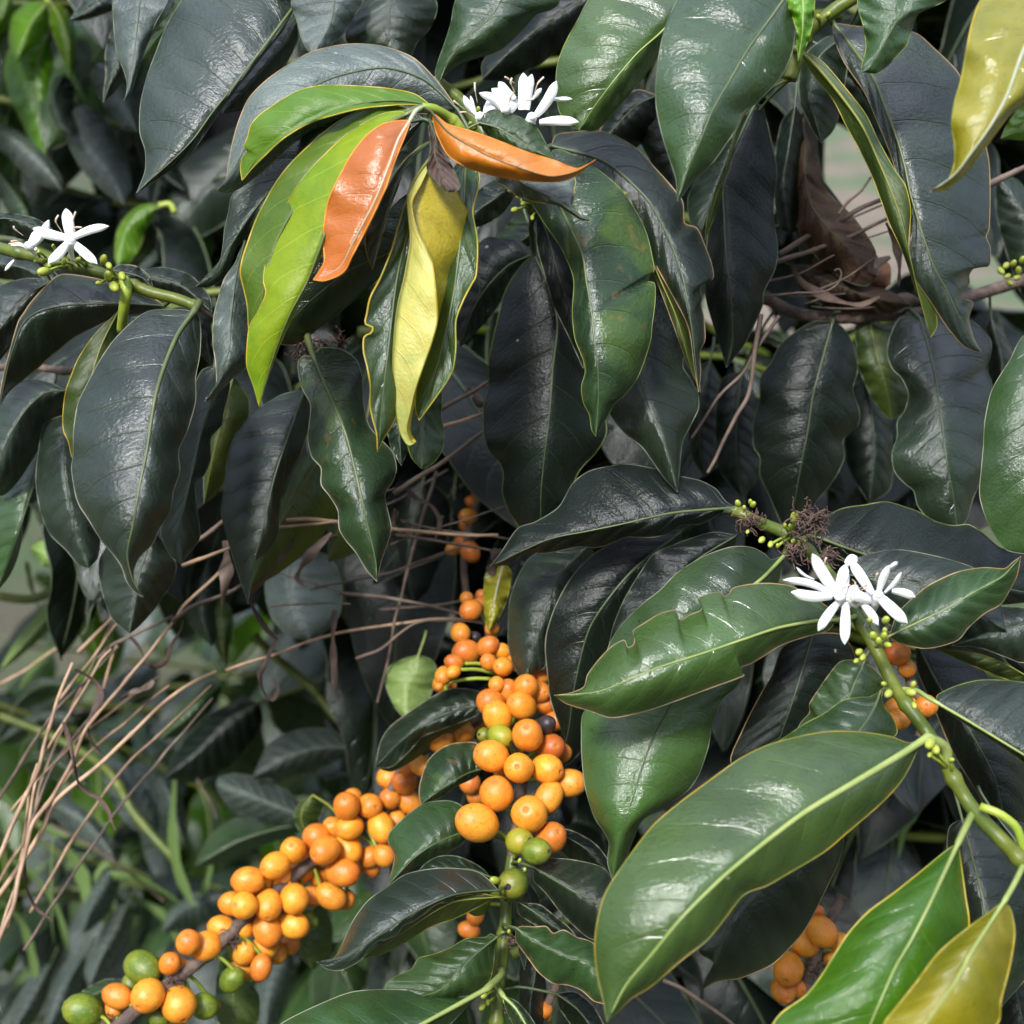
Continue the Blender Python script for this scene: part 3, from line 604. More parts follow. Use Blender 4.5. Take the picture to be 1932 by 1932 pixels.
leaf('topright', 'dark', '1590,70 1545,110 1530,180 1550,270', '1560,70 1515,110 1508,180 1530,240', '1600,110 1590,180 1575,240', (.64, .645), (.01, .01))
leaf('topright', 'deep', '1560,90 1620,110 1680,180 1700,260', '1600,80 1660,110 1710,170 1715,230', '1580,120 1630,180 1670,240', (.65, .64), (.01, .01))
buds('topright', [(770, 100, 20, -.3, -1), (825, 85, 16, .5, -1)], 1287, 0, .59)
leaf('topright', 'rust', '1528,215 1518,300 1528,380 1570,440 1655,520', '1512,230 1500,300 1492,380 1520,460 1580,520 1630,540', '1540,240 1545,300 1560,360 1610,410 1650,470', (.672, .665, .66, .67), (.012, .014), q=4, wav=.006, label='crumpled dead brown leaf beside the bright gap')
leaf('topright', 'rust', '1490,500 1560,530 1640,560 1720,575', '1530,500 1600,515 1680,550', '1520,560 1600,590 1680,590', (.675, .67), (.01, .012), q=4, wav=.005)
leaf('topright', 'deep', '1600,120 1660,180 1700,260 1720,340', '1560,150 1610,200 1670,290', '1650,120 1710,180 1740,270', (.72, .71), (.01, .012))
branch('goldtop', 'young coffee shoot with golden yellow leaf in the top right corner', '2060,-140 2010,-120 1965,-105', .003, (.5, .5), M_STEMY)
leaf('goldtop', 'gold', '1985,-90 1962,20 1925,110 1900,180 1870,235 1835,285 1800,330 1755,362', '1900,-60 1851,0 1835,40 1825,87 1818,127 1811,160 1801,194 1796,234 1801,274 1801,307 1791,337 1778,354', '2060,60 2020,150 1960,180 1932,197 1905,217 1881,247 1855,284 1835,311 1815,334 1788,357', (.5, .49, .488, .495), (.006, (.004, .010)), rim='gold', vein='white', rs=1.3, rr=.00036, crease=.6, q=.7, label='golden yellow leaf with curled tip')
leaf('goldtop', 'fresh', '2000,120 1960,190 1925,240 1888,262', '1960,150 1925,200 1900,235', '1990,210 1940,262 1905,262', (.53, .53), (.004, .004), rim='lime')

# ---- upper left, dark leaves hanging in
branch('topleft', 'coffee branch at the upper left with one very large dark leaf', '200,-70 330,-80 450,-60 560,-5', .003, (.63, .62, .6))
leaf('topleft', 'blue', '556,10 500,85 440,163 400,213 365,262 325,303 285,338 258,364', '520,-60 440,-60 372,-30 337,10 314,50 294,100 277,147 265,200 264,250 274,284 274,322', '558,30 510,88 453,160 417,207 392,244 360,290 320,322 284,347', (.6, .592, .588, .592), ((.01, .014, .012), .004), rim='pale', vein='green', q=1.6, label='very large dark leaf', tilt=.26)
leaf('topleft', 'sky_sheen', '265,-70 264,0 258,60 250,120 243,160 234,190', '220,-40 213,0 215,50 220,97 234,134 240,160 238,178', '320,-50 317,0 294,43 277,84 267,114 257,144 247,174', (.615, .61, .612), (.008, .004), rim='pale', label='pale grey narrow leaf')
leaf('topleft', 'pale', '365,-40 330,30 295,75 266,116', '345,-30 315,30 285,70', '378,-10 340,45 300,88', (.63, .63), (.003, .004))
leaf('topleft', 'dark', '235,50 226,100 210,150 195,193', '210,60 199,100 200,140 196,170', '250,90 240,135 220,170', (.66, .66), (.006, .008), rim='cream')
leaf('topleft', 'dark', '560,40 530,90 480,150 420,215', '530,30 470,80 420,150', '560,80 520,150 470,200', (.625, .62), (.01, .012))
leaf('topleft', 'blue', '215,-20 180,5 158,25 132,38', '190,-25 160,0 140,25', '225,10 190,28 155,38', (.72, .72), (.004, .006))

# ---- left branch with the white star flowers
branch('leftflower', 'green coffee branch at the left edge with two open white star flowers', '-60,445 0,468 67,484 134,501 187,514 234,531 284,551 334,564 369,577', (.0026, .0023), (.60, .59, .585, .585))
BR['leftflower']['mb'].tube(spline([tuple(at(365, 575, .585)), tuple(at(385, 588, .588)), tuple(at(404, 601, .59))], 8), .0012, 6, 1)
leaf('leftflower', 'blue', '366,588 336,630 313,683 296,736 286,790 276,857 264,914 251,990 240,1047 252,1097 270,1126', '341,584 284,586 251,606 214,643 187,683 164,726 147,763 139,813 139,857 135,883 142,930 150,954 167,980 190,1017 217,1050 230,1070 239,1097 256,1119', '374,595 379,623 377,670 369,713 369,757 354,810 337,850 339,890 327,927 321,964 301,997 287,1027 264,1050 252,1077 254,1098 262,1116', (.565, .548, .545, .555), (.012, .014), rim='cream', vein='green', rs=1.1, q=1.3, label='largest leaf of the branch, grey green, curled tip', tilt=.26)
leaf('leftflower', 'olive', '230,575 192,650 165,740 140,870', '217,593 180,630 150,673 134,710 124,740 119,780 120,813 129,833 134,858', '240,620 230,700 200,780 160,850', (.6, .598, .6), (.002, .01), True, rim='gold', pet='233,540 231,560')
leaf('leftflower', 'dark', '311,577 234,573 150,574 92,582 57,597 38,620 18,680 5,740 -5,790', '280,558 200,530 118,518 84,543 57,573 46,590 35,607 18,665 2,730', '270,590 217,598 140,636 104,665 67,698 20,735 0,765', (.6, .596, .59, .6), (.014, .016), rim='tan', q=1.2, label='long leaf reaching left, underside in shade', tilt=.3)
leaf('leftflower', 'blue', '95,530 50,560 0,620 -60,700', '60,525 20,532 -20,550 -50,600', '80,575 30,640 -20,700', (.62, .615), (.006, .012))
leaf('leftflower', 'dark', '-40,420 10,412 60,425 110,450', '-20,405 20,403 65,412 95,430', '-10,440 40,450 80,455', (.62, .62), (.004, .006), rim='pale')
leaf('leftflower', 'blue', '-40,500 20,500 80,520 120,545', '-20,470 40,480 100,510', '-20,520 30,530 80,545', (.64, .64), (.004, .006), rim='cream')
leaf('leftflower', 'blue', '250,520 300,525 350,545 400,590', '270,510 310,505 360,520 395,560', '270,545 320,560 370,585', (.62, .62), (.006, .008), rim='pale')
leaf('leftflower', 'blue', '210,510 240,515 270,525 290,545', '225,500 255,502 280,520', '225,525 250,535 275,545', (.61, .61), (.003, .003), rim='cream')
flower('leftflower', 0, 0, .56, [(400, 1350, 372, 1178, 82, -.003), (400, 1350, 615, 1278, 62, -.004, -.06), (400, 1360, 550, 1492, 66, -.004), (395, 1360, 272, 1490, 72, -.004, -.03), (390, 1345, 185, 1290, 72, -.002, -.04)], [(350, 1310, 330, 1215), (415, 1310, 428, 1195), (430, 1310, 462, 1285)], (400, 1355), tube=(410, 1470))
flower('leftflower', 0, 0, .568, [(165, 1400, 278, 1242, 62, -.003, .08), (160, 1400, 205, 1300, 44, 0), (150, 1400, 60, 1385, 36, -.002, .1), (80, 1470, 28, 1530, 30, -.002), (170, 1400, 215, 1412, 40, -.002)], [(130, 1330, 78, 1278), (140, 1380, 60, 1365), (150, 1395, 50, 1378)], (165, 1390), tube=(200, 1440))
buds('leftflower', [(180, 1400, 22, .8, .6), (215, 1420, 18, .6, .8), (225, 1470, 20, 1, .3), (270, 1500, 20, 1, .2), (300, 1390, 12, 0, -1), (400, 1450, 26, .3, -1), (440, 1470, 22, .6, -.6), (460, 1440, 16, .4, -1), (360, 1480, 20), (205, 1475, 14, -1, 0)], 0, 0, .578)
buds('leftflower', [(585, 1465, 28, .3, -1), (615, 1500, 24, .4, .8), (250, 1535, 36, -1, .05), (610, 1560, 30, 0, -1), (645, 1620, 36, .5, .8), (560, 1600, 18, -1, -.2), (690, 1560, 28, .3, .9)], 0, 0, .572)
BR['leftflower']['mb'].tube(spline([tuple(at(233, 528, .58)), tuple(at(238, 545, .577)), tuple(at(234, 580, .58)), tuple(at(228, 625, .59))], 12), lambda u: .0026 - .0008 * u, 8, 2)

# ---- leaves below the left branch
branch('leftlow', 'coffee branch below the left flowers carrying dark drooping leaves', '-60,700 40,690 130,700 230,690 330,660 420,650 500,640 600,655', .0018, (.68, .67, .665, .66), M_BARK)
leaf('leftlow', 'sky_sheen', '462,455 446,520 436,600 432,660 415,710 387,757', '452,475 444,496 424,526 414,556 404,596 402,646 407,683 409,723 401,744', '476,490 484,580 468,686 440,712 414,738 402,752', (.58, .572, .57, .575), (.006, .01), rim='cream', q=.9, rr=.00034, label='narrow leaf with a pale curled rim', pet='455,440 460,450')
leaf('leftlow', 'dark', '405,690 395,763 380,813 369,863 354,930 338,997 342,1064', '380,700 355,760 340,830 322,930 303,1000 320,1045', '420,690 434,723 421,780 417,803 397,827 397,867 384,897 367,913 372,964 377,1014 354,1047', (.61, .605, .605, .61), (.012, .012), rim='pale', vein='pale')
leaf('leftlow', 'blue', '124,737 85,742 50,772 22,815 0,860 -30,900', '100,724 60,716 27,726 7,745 -12,785', '118,762 90,800 70,850 30,912 0,935', (.64, .635, .64), (.008, .018))
leaf('leftlow', 'olive', '122,745 90,790 50,850 -10,940', '100,760 60,810 20,860', '128,800 100,860 50,920', (.665, .665), (.01, .01))
leaf('leftlow', 'blue', '130,780 120,880 140,990 167,1072', '85,800 72,857 68,913 77,964 94,1007 124,1037 147,1064', '165,850 185,920 190,980 185,1050', (.64, .63, .635), (.012, .012))
leaf('leftlow', 'mid', '75,850 58,930 30,1020 -5,1115', '45,870 5,920 -30,1000 -20,1080', '76,870 68,900 60,935 45,970 42,1010 33,1050 18,1085', (.66, .65, .66), (.008, .012), vein='pale')
leaf('leftlow', 'blue', '290,1000 265,1080 255,1140 244,1195', '220,1010 189,1056 190,1103 200,1140 214,1170', '331,1060 327,1093 307,1127 284,1157 260,1183', (.63, .628, .63), (.012, .012), q=1.4)
leaf('leftlow', 'blue', '575,735 545,820 518,900 500,980 482,1050 468,1140', '540,742 521,750 477,780 447,817 431,857 424,913 417,964 427,1007 441,1057 454,1097', '585,750 584,797 567,857 549,887 531,937 527,970 524,1007 501,1044 480,1060 474,1090', (.63, .62, .62, .625), (.012, .012), rim='pale', q=2.0, label='leaf with deeply rippled veins')
leaf('leftlow', 'patch', '592,674 630,763 656,830 680,930 695,997 709,1060 711,1097', '572,672 562,690 569,730 586,763 584,797 581,830 589,863 606,883 606,914 623,937 638,964 640,997 653,1020 673,1044 692,1076', '605,657 646,660 673,680 683,713 686,763 696,803 716,827 740,853 748,883 740,910 726,933 733,970 738,997 730,1027 719,1060', (.6, .59, .588, .594), (.008, (.012, .014)), rim='cream', vein='green', rs=1.2, q=.9, label='wavy edged leaf mottled with yellow green', tilt=.24)
leaf('leftlow', 'olive', '625,840 580,900 540,970 500,1040 472,1110', '590,845 555,890 530,950 500,1010 475,1060', '650,880 640,960 590,1030 520,1085', (.66, .66), (.006, .01), True)
leaf('leftlow', 'olive', '690,800 670,880 650,960 620,1060', '660,820 630,900 620,980', '720,860 710,960 670,1040', (.68, .68), (.006, .01), True)
leaf('leftlow', 'olive', '440,710 420,790 400,870 385,950', '415,720 395,800 385,880', '470,760 450,850 410,930', (.66, .66), (.006, .01), True)
leaf('leftlow', 'deep', '250,600 330,590 380,620 400,690', '290,590 345,580 395,600', '270,620 330,620 370,660', (.66, .66), (.006, .01))
tuft('leftlow', 575, 655, .625, 38, 36, 3); tuft('leftlow', 640, 648, .63, 24, 16, 4)
buds('leftlow', [(40, 430, 14), (75, 425, 12), (15, 445, 12)], 546, 496, .62)

# ---- right middle: shaded branch above the lower right one
branch('rightmid', 'shaded coffee branch at the right with two long wavy edged leaves hanging', '1440,560 1500,590 1570,600 1650,595 1740,590 1830,560 1960,520', .003, (.7, .69, .69, .7), M_BARK)
leaf('rightmid', 'deep', '1571,608 1551,680 1534,746 1524,813 1511,880 1496,963 1485,1010', '1538,606 1501,626 1471,653 1454,686 1434,713 1434,756 1422,796 1422,843 1434,863 1434,897 1451,933 1468,975', '1588,616 1608,646 1618,696 1609,736 1621,773 1618,803 1591,830 1593,863 1578,897 1554,930 1528,957 1506,980', (.66, .652, .65, .655), (.012, .012), vein='pale', q=.8, rim='thin', label='wavy leaf, left of the pair', tilt=-.15)
leaf('rightmid', 'dark', '1735,600 1755,670 1768,730 1781,830 1788,880 1798,930 1806,1000', '1700,598 1681,630 1674,666 1684,696 1701,713 1714,743 1708,773 1693,796 1693,823 1683,856 1688,890 1708,913 1724,926 1733,957 1765,990', '1790,590 1835,606 1868,640 1868,670 1861,696 1871,723 1870,780 1865,880 1848,913 1835,943 1824,980', (.655, .645, .642, .65), (.012, .014), vein='pale', q=.8, rim='pale', label='wavy leaf, right of the pair')
leaf('rightmid', 'olive', '1640,600 1655,670 1672,730 1682,792', '1615,610 1620,690 1645,750 1668,782', '1675,620 1698,680 1703,720 1714,745 1710,772', (.69, .685, .69), (.006, .006), True, label='olive green leaf between the pair')
leaf('rightmid', 'deep', '1630,700 1645,780 1650,860 1640,950', '1600,720 1595,800 1600,880', '1670,760 1685,840 1680,920', (.71, .71), (.01, .01))
leaf('rightmid', 'deep', '1870,600 1890,680 1885,770 1880,850', '1860,620 1865,720 1868,790', '1900,640 1920,720 1900,800', (.7, .7), (.01, .01))
leaf('rightmid', 'deep', '1400,700 1390,780 1390,860 1400,940', '1360,720 1350,800 1355,880', '1430,760 1440,840 1430,900', (.72, .72), (.01, .01))
leaf('rightmid', 'deep', '1340,680 1320,760 1320,840 1330,900', '1310,700 1300,790 1305,860', '1370,740 1375,820 1350,880', (.74, .74), (.01, .01))
leaf('rightmid', 'dark', '1960,560 1950,480 1930,400 1880,330', '1930,560 1900,480 1880,400', '1980,480 1960,400 1920,340', (.7, .7), (.01, .01))
buds('rightmid', [(1830, 1500, 24, -.5, .6), (1870, 1490, 22, .5, -.8), (1800, 1530, 24, .7, .8), (1890, 1570, 22, -1, .3), (1850, 1600, 20, .8, .3), (1920, 1470, 22, .4, -.9), (1900, 1530, 24), (1840, 1560, 20, -1, .5)], 1287, 0, .66)
branch('rightedge', 'coffee twig off the right edge bearing one broad deep green leaf', '2060,560 2020,580 2000,598', .003, (.6, .6))
leaf('rightedge', 'mid', '2000,600 1968,750 1955,900 1940,1046', '1932,633 1905,680 1878,723 1868,746 1858,796 1855,846 1851,890 1848,930 1855,963 1871,1000 1898,1037', '2060,700 2060,850 1990,1000', (.585, .575, .575, .58), (.008, .01), rim='cream', q=.5, label='broad deep green leaf')

# ---- main branch at the lower right, with flowers
branch('main', 'thick green coffee branch at the lower right with dense white flower cluster', '1384,962 1430,985 1480,1005 1520,1035 1580,1105 1648,1215 1690,1300 1755,1390 1800,1470 1840,1532 1935,1632 1990,1700', (.0025, .0028), (.59, .575, .565, .555, .54, .52, .505, .5))
leaf('main', 'deep', '1388,958 1328,962 1261,969 1177,988 1110,1002 1044,1015 994,1035 925,1068', '1368,945 1351,923 1321,907 1281,898 1227,883 1184,876 1144,881 1110,890 1080,913 1054,957 1010,985 977,997 947,1040', '1354,972 1324,988 1287,991 1257,1008 1227,1014 1184,1013 1157,1023 1127,1033 1094,1031 1060,1038 1027,1044 1004,1041 984,1048 960,1065', (.595, .592, .594, .6), (.008, .008), vein='green', rim='pale', q=1.8, label='dark leaf lying level with raised veins, pointing left', tilt=.3)
leaf('main', 'blue', '1120,1020 1055,1090 1018,1180 1002,1240 992,1290', '1040,1035 1000,1052 975,1093 962,1133 959,1176 959,1216 967,1250 980,1276', '1110,1080 1065,1150 1035,1210 1029,1256 1006,1272', (.64, .635, .64), (.012, .006), q=1.6, rim='thin')
leaf('main', 'deep', '1290,1000 1190,1080 1115,1180 1085,1290 1072,1380 1053,1443', '1200,1005 1126,1042 1089,1076 1066,1109 1046,1149 1032,1193 1029,1226 1034,1276 1039,1320 1052,1360 1066,1396 1066,1425', '1265,1060 1210,1130 1185,1230 1160,1330 1110,1400 1075,1440', (.625, .618, .62, .63), (.006, .014), q=1.8, rim='cream', label='very dark leaf flecked with white specks')
leaf('main', 'deep', '1390,1010 1310,1060 1240,1130 1150,1232', '1340,1005 1239,1042 1209,1079 1179,1129 1159,1176 1150,1212', '1380,1050 1290,1120 1220,1190', (.605, .6, .6), (.006, .014), q=1.4, rim='thin')
leaf('main', 'mid', '1480,1048 1430,1098 1350,1150 1260,1205 1142,1240', '1455,1056 1444,1046 1418,1033 1380,1032 1330,1049 1280,1079 1246,1113 1213,1139 1170,1182 1150,1215', '1465,1110 1400,1200 1250,1290', (.585, .572, .57, .58), (.006, .012), rim='cream', vein='bright', rs=1.3, q=.8, label='leaf just behind the bitten one', tilt=.3)
leaf('main', 'bright', '1578,1170 1544,1171 1471,1184 1404,1206 1337,1229 1287,1245 1246,1258 1196,1278 1129,1305 1046,1312', '1560,1145 1530,1125 1494,1107 1454,1101 1414,1103 1383,1110 1376,1121 1366,1126 1357,1117 1322,1126 1318,1130 1325,1141 1322,1152 1302,1160 1286,1170 1278,1166 1274,1152 1246,1158 1219,1174 1195,1190 1198,1202 1196,1216 1184,1222 1177,1208 1152,1222 1129,1246 1109,1273 1102,1296 1075,1308', '1561,1190 1521,1201 1474,1217 1437,1240 1414,1253 1399,1258 1395,1270 1404,1274 1380,1284 1330,1302 1246,1333 1196,1347 1152,1354 1112,1341 1070,1328', (.55, .538, .535, .545), ((.006, .009), (.010, .012)), rim='tan', vein='bright', q=.7, rr=.0003, nr=190, label='bitten leaf with holes in its upper margin', tilt=.4)
leaf('main', 'bright', '1290,1280 1263,1333 1239,1376 1215,1436 1198,1493 1178,1560 1164,1610 1156,1660', '1210,1290 1150,1310 1102,1343 1097,1393 1099,1443 1106,1493 1122,1543 1142,1573 1149,1593 1146,1627', '1400,1270 1390,1296 1363,1320 1346,1360 1336,1410 1319,1460 1296,1493 1246,1526 1212,1547 1196,1580 1176,1632', (.578, .57, .57, .578), (.012, (.008, .012)), rim='pale', vein='pale', q=.5, label='glossy leaf hanging under the bitten one')
leaf('main', 'deep', '1535,1195 1515,1260 1490,1340 1450,1450', '1478,1220 1458,1270 1430,1320 1400,1380 1380,1440', '1590,1200 1615,1260 1570,1350 1500,1420', (.585, .58, .585), (.008, .012), rim='tan', rr=.0003)
leaf('main', 'mid', '1630,1250 1612,1290 1600,1318 1560,1370 1500,1390', '1600,1245 1581,1252 1554,1287 1528,1327 1527,1345 1510,1365', '1652,1265 1668,1290 1650,1340 1580,1390', (.545, .54, .545), (.006, .008), rim='tan', vein='green', pet='1640,1228 1632,1240', label='small leaf nearest the flowers')
leaf('main', 'mid', '1661,1305 1650,1335 1618,1382 1560,1420 1450,1450', '1640,1315 1620,1316 1588,1323 1554,1347 1521,1364 1490,1385 1450,1415', '1668,1333 1684,1354 1690,1387 1600,1440', (.532, .526, .53), (.006, .008), rim='lime', vein='green', pet='1685,1300 1668,1300', label='small leaf above the largest leaf')
leaf('main', 'bright', '1749,1391 1704,1421 1621,1471 1521,1531 1454,1581 1404,1621 1354,1664 1287,1731 1230,1800 1180,1860 1145,1928', '1715,1402 1681,1390 1631,1382 1571,1380 1521,1387 1454,1404 1397,1431 1337,1474 1287,1511 1230,1560 1170,1640 1141,1688 1127,1738 1122,1788 1127,1838 1138,1888', '1730,1418 1718,1444 1698,1477 1661,1517 1598,1571 1554,1608 1487,1648 1447,1671 1404,1688 1367,1734 1334,1774 1287,1811 1230,1860 1190,1885 1165,1910', (.508, .495, .49, .50), ((.008, .010, .006), .010), rim='gold', vein='bright', rs=1.15, rr=.00027, q=.9, label='largest leaf of all, light green with yellow rim', tilt=.35)
leaf('main', 'dark', '1570,1570 1450,1650 1378,1730 1360,1790 1319,1870', '1500,1600 1400,1680 1330,1760 1318,1795 1337,1808 1349,1820 1338,1848', '1591,1581 1581,1628 1561,1671 1538,1718 1518,1755 1487,1791 1454,1821 1397,1845 1354,1851', (.56, .553, .55, .555), (.004, .012), rim='tan', vein='pale', q=.6, label='dark glossy leaf with a torn brown tip')
leaf('main', 'vivid', '1808,1590 1755,1704 1721,1771 1688,1828 1654,1905 1620,1980 1560,2080', '1783,1607 1738,1644 1688,1684 1638,1721 1598,1765 1554,1835 1521,1878 1471,1915 1450,1960 1480,2030', '1812,1621 1821,1688 1828,1748 1810,1850 1750,1950 1650,2050', (.495, .485, .48, .485), (.008, .010), rim='gold', vein='bright', rs=1.15, rr=.00036, q=.7, pet='1835,1535 1820,1565', label='vivid green leaf with golden rim', tilt=.15)
leaf('main', 'gold', '1895,1700 1838,1788 1801,1855 1755,1921 1700,2010', '1870,1719 1821,1755 1771,1798 1728,1855 1688,1905 1668,1932 1660,1980', '1908,1721 1914,1761 1905,1821 1888,1888 1881,1932 1800,2000', (.475, .465, .462, .465), (.008, .008), rim='gold', vein='bright', rs=1.3, rr=.00036, q=.6, crease=.5, pet='1932,1630 1915,1665', label='yellow olive leaf in the corner')
leaf('main', 'blue', '1770,1327 1838,1367 1932,1424 2010,1470 2080,1520', '1768,1312 1805,1294 1855,1283 1932,1288 2000,1310 2070,1420', '1800,1352 1880,1402 1932,1440 2000,1490', (.53, .52, .52), (.008, .006), rim='lime', vein='bright', rs=1.2, pet='1700,1300 1730,1303 1750,1316', label='leaf leaving the frame at the right', tilt=.4)
leaf('main', 'mid', '1678,1200 1738,1171 1788,1147 1838,1117 1888,1090 1912,1066 1926,1050', '1690,1165 1700,1150 1724,1127 1755,1103 1805,1080 1855,1071 1895,1073 1912,1060', '1694,1212 1738,1223 1771,1220 1808,1207 1828,1183 1858,1157 1888,1140 1905,1113 1919,1085', (.545, .54, .538, .53), (.008, .008), rim='tan', vein='bright', q=.9, label='leaf right of the flowers with upturned tip', tilt=.4)
leaf('main', 'deep', '1540,1012 1600,1035 1665,1057 1740,1080 1850,1100 1990,1130', '1550,981 1588,960 1631,953 1671,947 1708,957 1735,967 1765,984 1798,992 1828,990 1855,1007 1888,1034 1932,1043 1970,1080', '1600,1060 1700,1100 1850,1140', (.6, .59, .59, .6), (.012, .008), rim='lime', vein='green', q=1.6, label='dark leaf with wavy top edge, above the flowers', tilt=.35)
leaf('main', 'blue', '1600,1085 1700,1095 1800,1130 1900,1190', '1610,1062 1621,1052 1664,1040 1704,1038 1755,1047 1805,1060 1841,1075 1880,1120', '1640,1150 1720,1200 1820,1220', (.575, .57, .57), (.006, .01), rim='pale', q=1.5)
leaf('main', 'blue', '1990,1150 1920,1180 1860,1200 1796,1218', '1960,1150 1932,1147 1881,1145 1855,1157 1820,1190', '1970,1230 1932,1250 1898,1240 1850,1222', (.575, .57), (.008, .006), rim='cream', q=1.0)
leaf('main', 'olive', '1975,1300 1910,1260 1850,1235 1765,1224', '1940,1280 1900,1250 1891,1230 1855,1217 1815,1207 1785,1214', '1960,1305 1900,1282 1850,1262 1800,1240', (.585, .58), (.004, .004), True, rim='gold')
leaf('main', 'deep', '1730,1215 1775,1300 1830,1380 1880,1480 1910,1640', '1728,1225 1733,1270 1764,1340 1798,1420 1835,1480 1850,1505 1885,1590', '1780,1220 1850,1260 1910,1360 1940,1480 1940,1580', (.60, .595, .595), (.010, .012), rim='tan', vein='pale', rr=.0003, q=1.8)
leaf('main', 'deep', '1790,1215 1870,1225 1932,1260 1990,1330', '1830,1200 1900,1215 1960,1250', '1810,1240 1880,1270 1940,1310', (.62, .62), (.008, .01))
leaf('main', 'dark', '1815,1545 1835,1620 1855,1700 1870,1800 1890,1900', '1792,1560 1787,1600 1800,1700 1830,1800', '1850,1550 1920,1600 1960,1700 1950,1820', (.56, .555, .56), (.010, .012), rim='pale', vein='green', q=1.0)
leaf('main', 'blue', '1880,1540 1940,1620 1990,1720 2010,1860', '1900,1620 1930,1720 1960,1820', '1940,1560 2010,1650 2040,1780', (.57, .56), (.008, .01))
leaf('main', 'deep', '1900,1790 1915,1860 1930,1930 1950,2010', '1890,1820 1880,1900 1900,1980', '1930,1820 1960,1890 1970,1960', (.6, .6), (.008, .01))
BR['main']['mb'].tube(spline([tuple(at(1850, 1522, .508)), tuple(at(1885, 1535, .505)), tuple(at(1918, 1562, .505)), tuple(at(1936, 1615, .506)), tuple(at(1960, 1660, .51))], 16), .0016, 8, 2)
_fl = [
 [(880, 385, 735, 155, 86, -.008, -.03), (860, 390, 570, 303, 56, -.006, .08), (850, 395, 615, 372, 76, -.008, -.05), (745, 300, 645, 230, 24, -.004, -.1), (885, 425, 768, 592, 68, -.006, .03), (925, 430, 918, 668, 74, -.008)],
 [(880, 380, 925, 215, 78, -.004), (925, 215, 990, 172, 72, 0, -.05), (1075, 380, 952, 195, 74, -.006), (1010, 430, 1108, 560, 60, -.004, -.05), (905, 400, 930, 250, 60, -.002)],
 [(1095, 380, 1272, 548, 84, -.008), (1110, 375, 1170, 220, 56, -.004, -.04), (1170, 235, 1218, 202, 34, -.002), (1145, 375, 1240, 258, 36, -.003, .05), (1185, 365, 1318, 402, 60, -.004, -.06), (1060, 420, 960, 380, 80, -.004)],
]
flower('main', 1287, 993, .535, _fl[0], [(900, 380, 950, 330), (815, 240, 815, 175)], (890, 400))
flower('main', 1287, 993, .538, _fl[1], [(960, 300, 975, 350), (1000, 350, 1040, 330)], (1000, 395))
flower('main', 1287, 993, .535, _fl[2], [(1010, 360, 1060, 355), (1090, 300, 1105, 265)], (1110, 385))
flower('main', 1287, 993, .542, [(930, 440, 990, 330, 90, 0), (1000, 450, 900, 360, 90, 0), (1010, 440, 1080, 380, 90, 0), (960, 400, 900, 470, 80, 0), (1000, 400, 1050, 440, 70, 0)], [(920, 400, 935, 420)], (980, 410))
buds('main', [(1080, 620, 30, -.2, -.8), (1140, 620, 26, .3, -.8), (1110, 650, 26), (1160, 670, 24, .8, .2), (1000, 710, 26, -.6, .3), (1020, 740, 24, -.4, .7), (985, 760, 20, -.7, .5), (1060, 530, 22, .2, -.5), (1150, 530, 28, .4, -.6), (1145, 590, 20)], 1287, 993, .53)
buds('main', [(1140, 890, 18, -.8, -.2), (1165, 945, 30, -.4, .6), (1305, 895, 22, .4, -1), (1290, 940, 30, 1, .1), (1310, 1010, 20, .4, 1), (1400, 1225, 40, -.4, .7), (1430, 1260, 34, .3, .6), (1520, 1320, 18, 1, -.2), (1400, 1290, 20, -.5, .7)], 1287, 993, .515)
buds('main', [(315, 1060, 22, -.3, -1), (350, 1085, 16), (400, 1065, 22, .4, -.6), (385, 1050, 16, 0, -1), (370, 1220, 14, -.4, .8), (580, 1185, 16), (610, 1190, 16), (635, 1140, 34, .1, -1), (625, 1275, 16), (690, 1275, 18), (450, 1265, 24, -.6, .6), (500, 1290, 22, -.3, .8), (540, 1300, 16), (660, 1290, 14)], 1287, 596, .56)
tuft('main', 1530, 985, .556, 34, 60, 8); tuft('main', 1412, 985, .58, 24, 26, 9); tuft('main', 1500, 1040, .558, 26, 26, 10); tuft('main', 1560, 1048, .552, 24, 18, 11)
# ---- upright fruiting branch in the lower middle
branch('fruit', 'upright coffee branch loaded with big orange cherries, four green ones below', '905,1120 925,1200 945,1290 965,1380 984,1470 978,1530 972,1590 964,1640 957,1690 953,1750 945,1822 940,1868 936,1932 932,2010', (.0022, .003), (.70, .66, .63, .61, .60, .595), bark=(0, .63))
leaf('fruit', 'blue', '940,1680 900,1682 850,1690 800,1712 745,1742 700,1772 655,1802 598,1815', '923,1661 897,1644 847,1638 803,1641 763,1651 730,1674 696,1698 670,1731 653,1765 636,1801 620,1813', '907,1687 863,1691 850,1702 823,1706 797,1726 777,1739 760,1746 750,1762 730,1772 710,1776 693,1792 683,1809 663,1822 640,1831 616,1828', (.57, .56, .555, .56), ((.010, .014), .004), rim='cream', q=.8, label='curled glossy leaf with frilled lower margin', tilt=.35)
leaf('fruit', 'olive', '936,1692 863,1700 823,1718 780,1746 740,1772 683,1809', '907,1686 863,1691 823,1707 797,1727 760,1747 730,1772', '900,1712 860,1732 810,1750 765,1778 720,1800', (.572, .566, .565), (-.002, .006), True, rim='gold')
leaf('fruit', 'dark', '925,1655 885,1640 840,1645 785,1665', '905,1635 863,1616 825,1617 795,1637', '900,1660 850,1665', (.59, .585), (.006, .008), rim='pale')
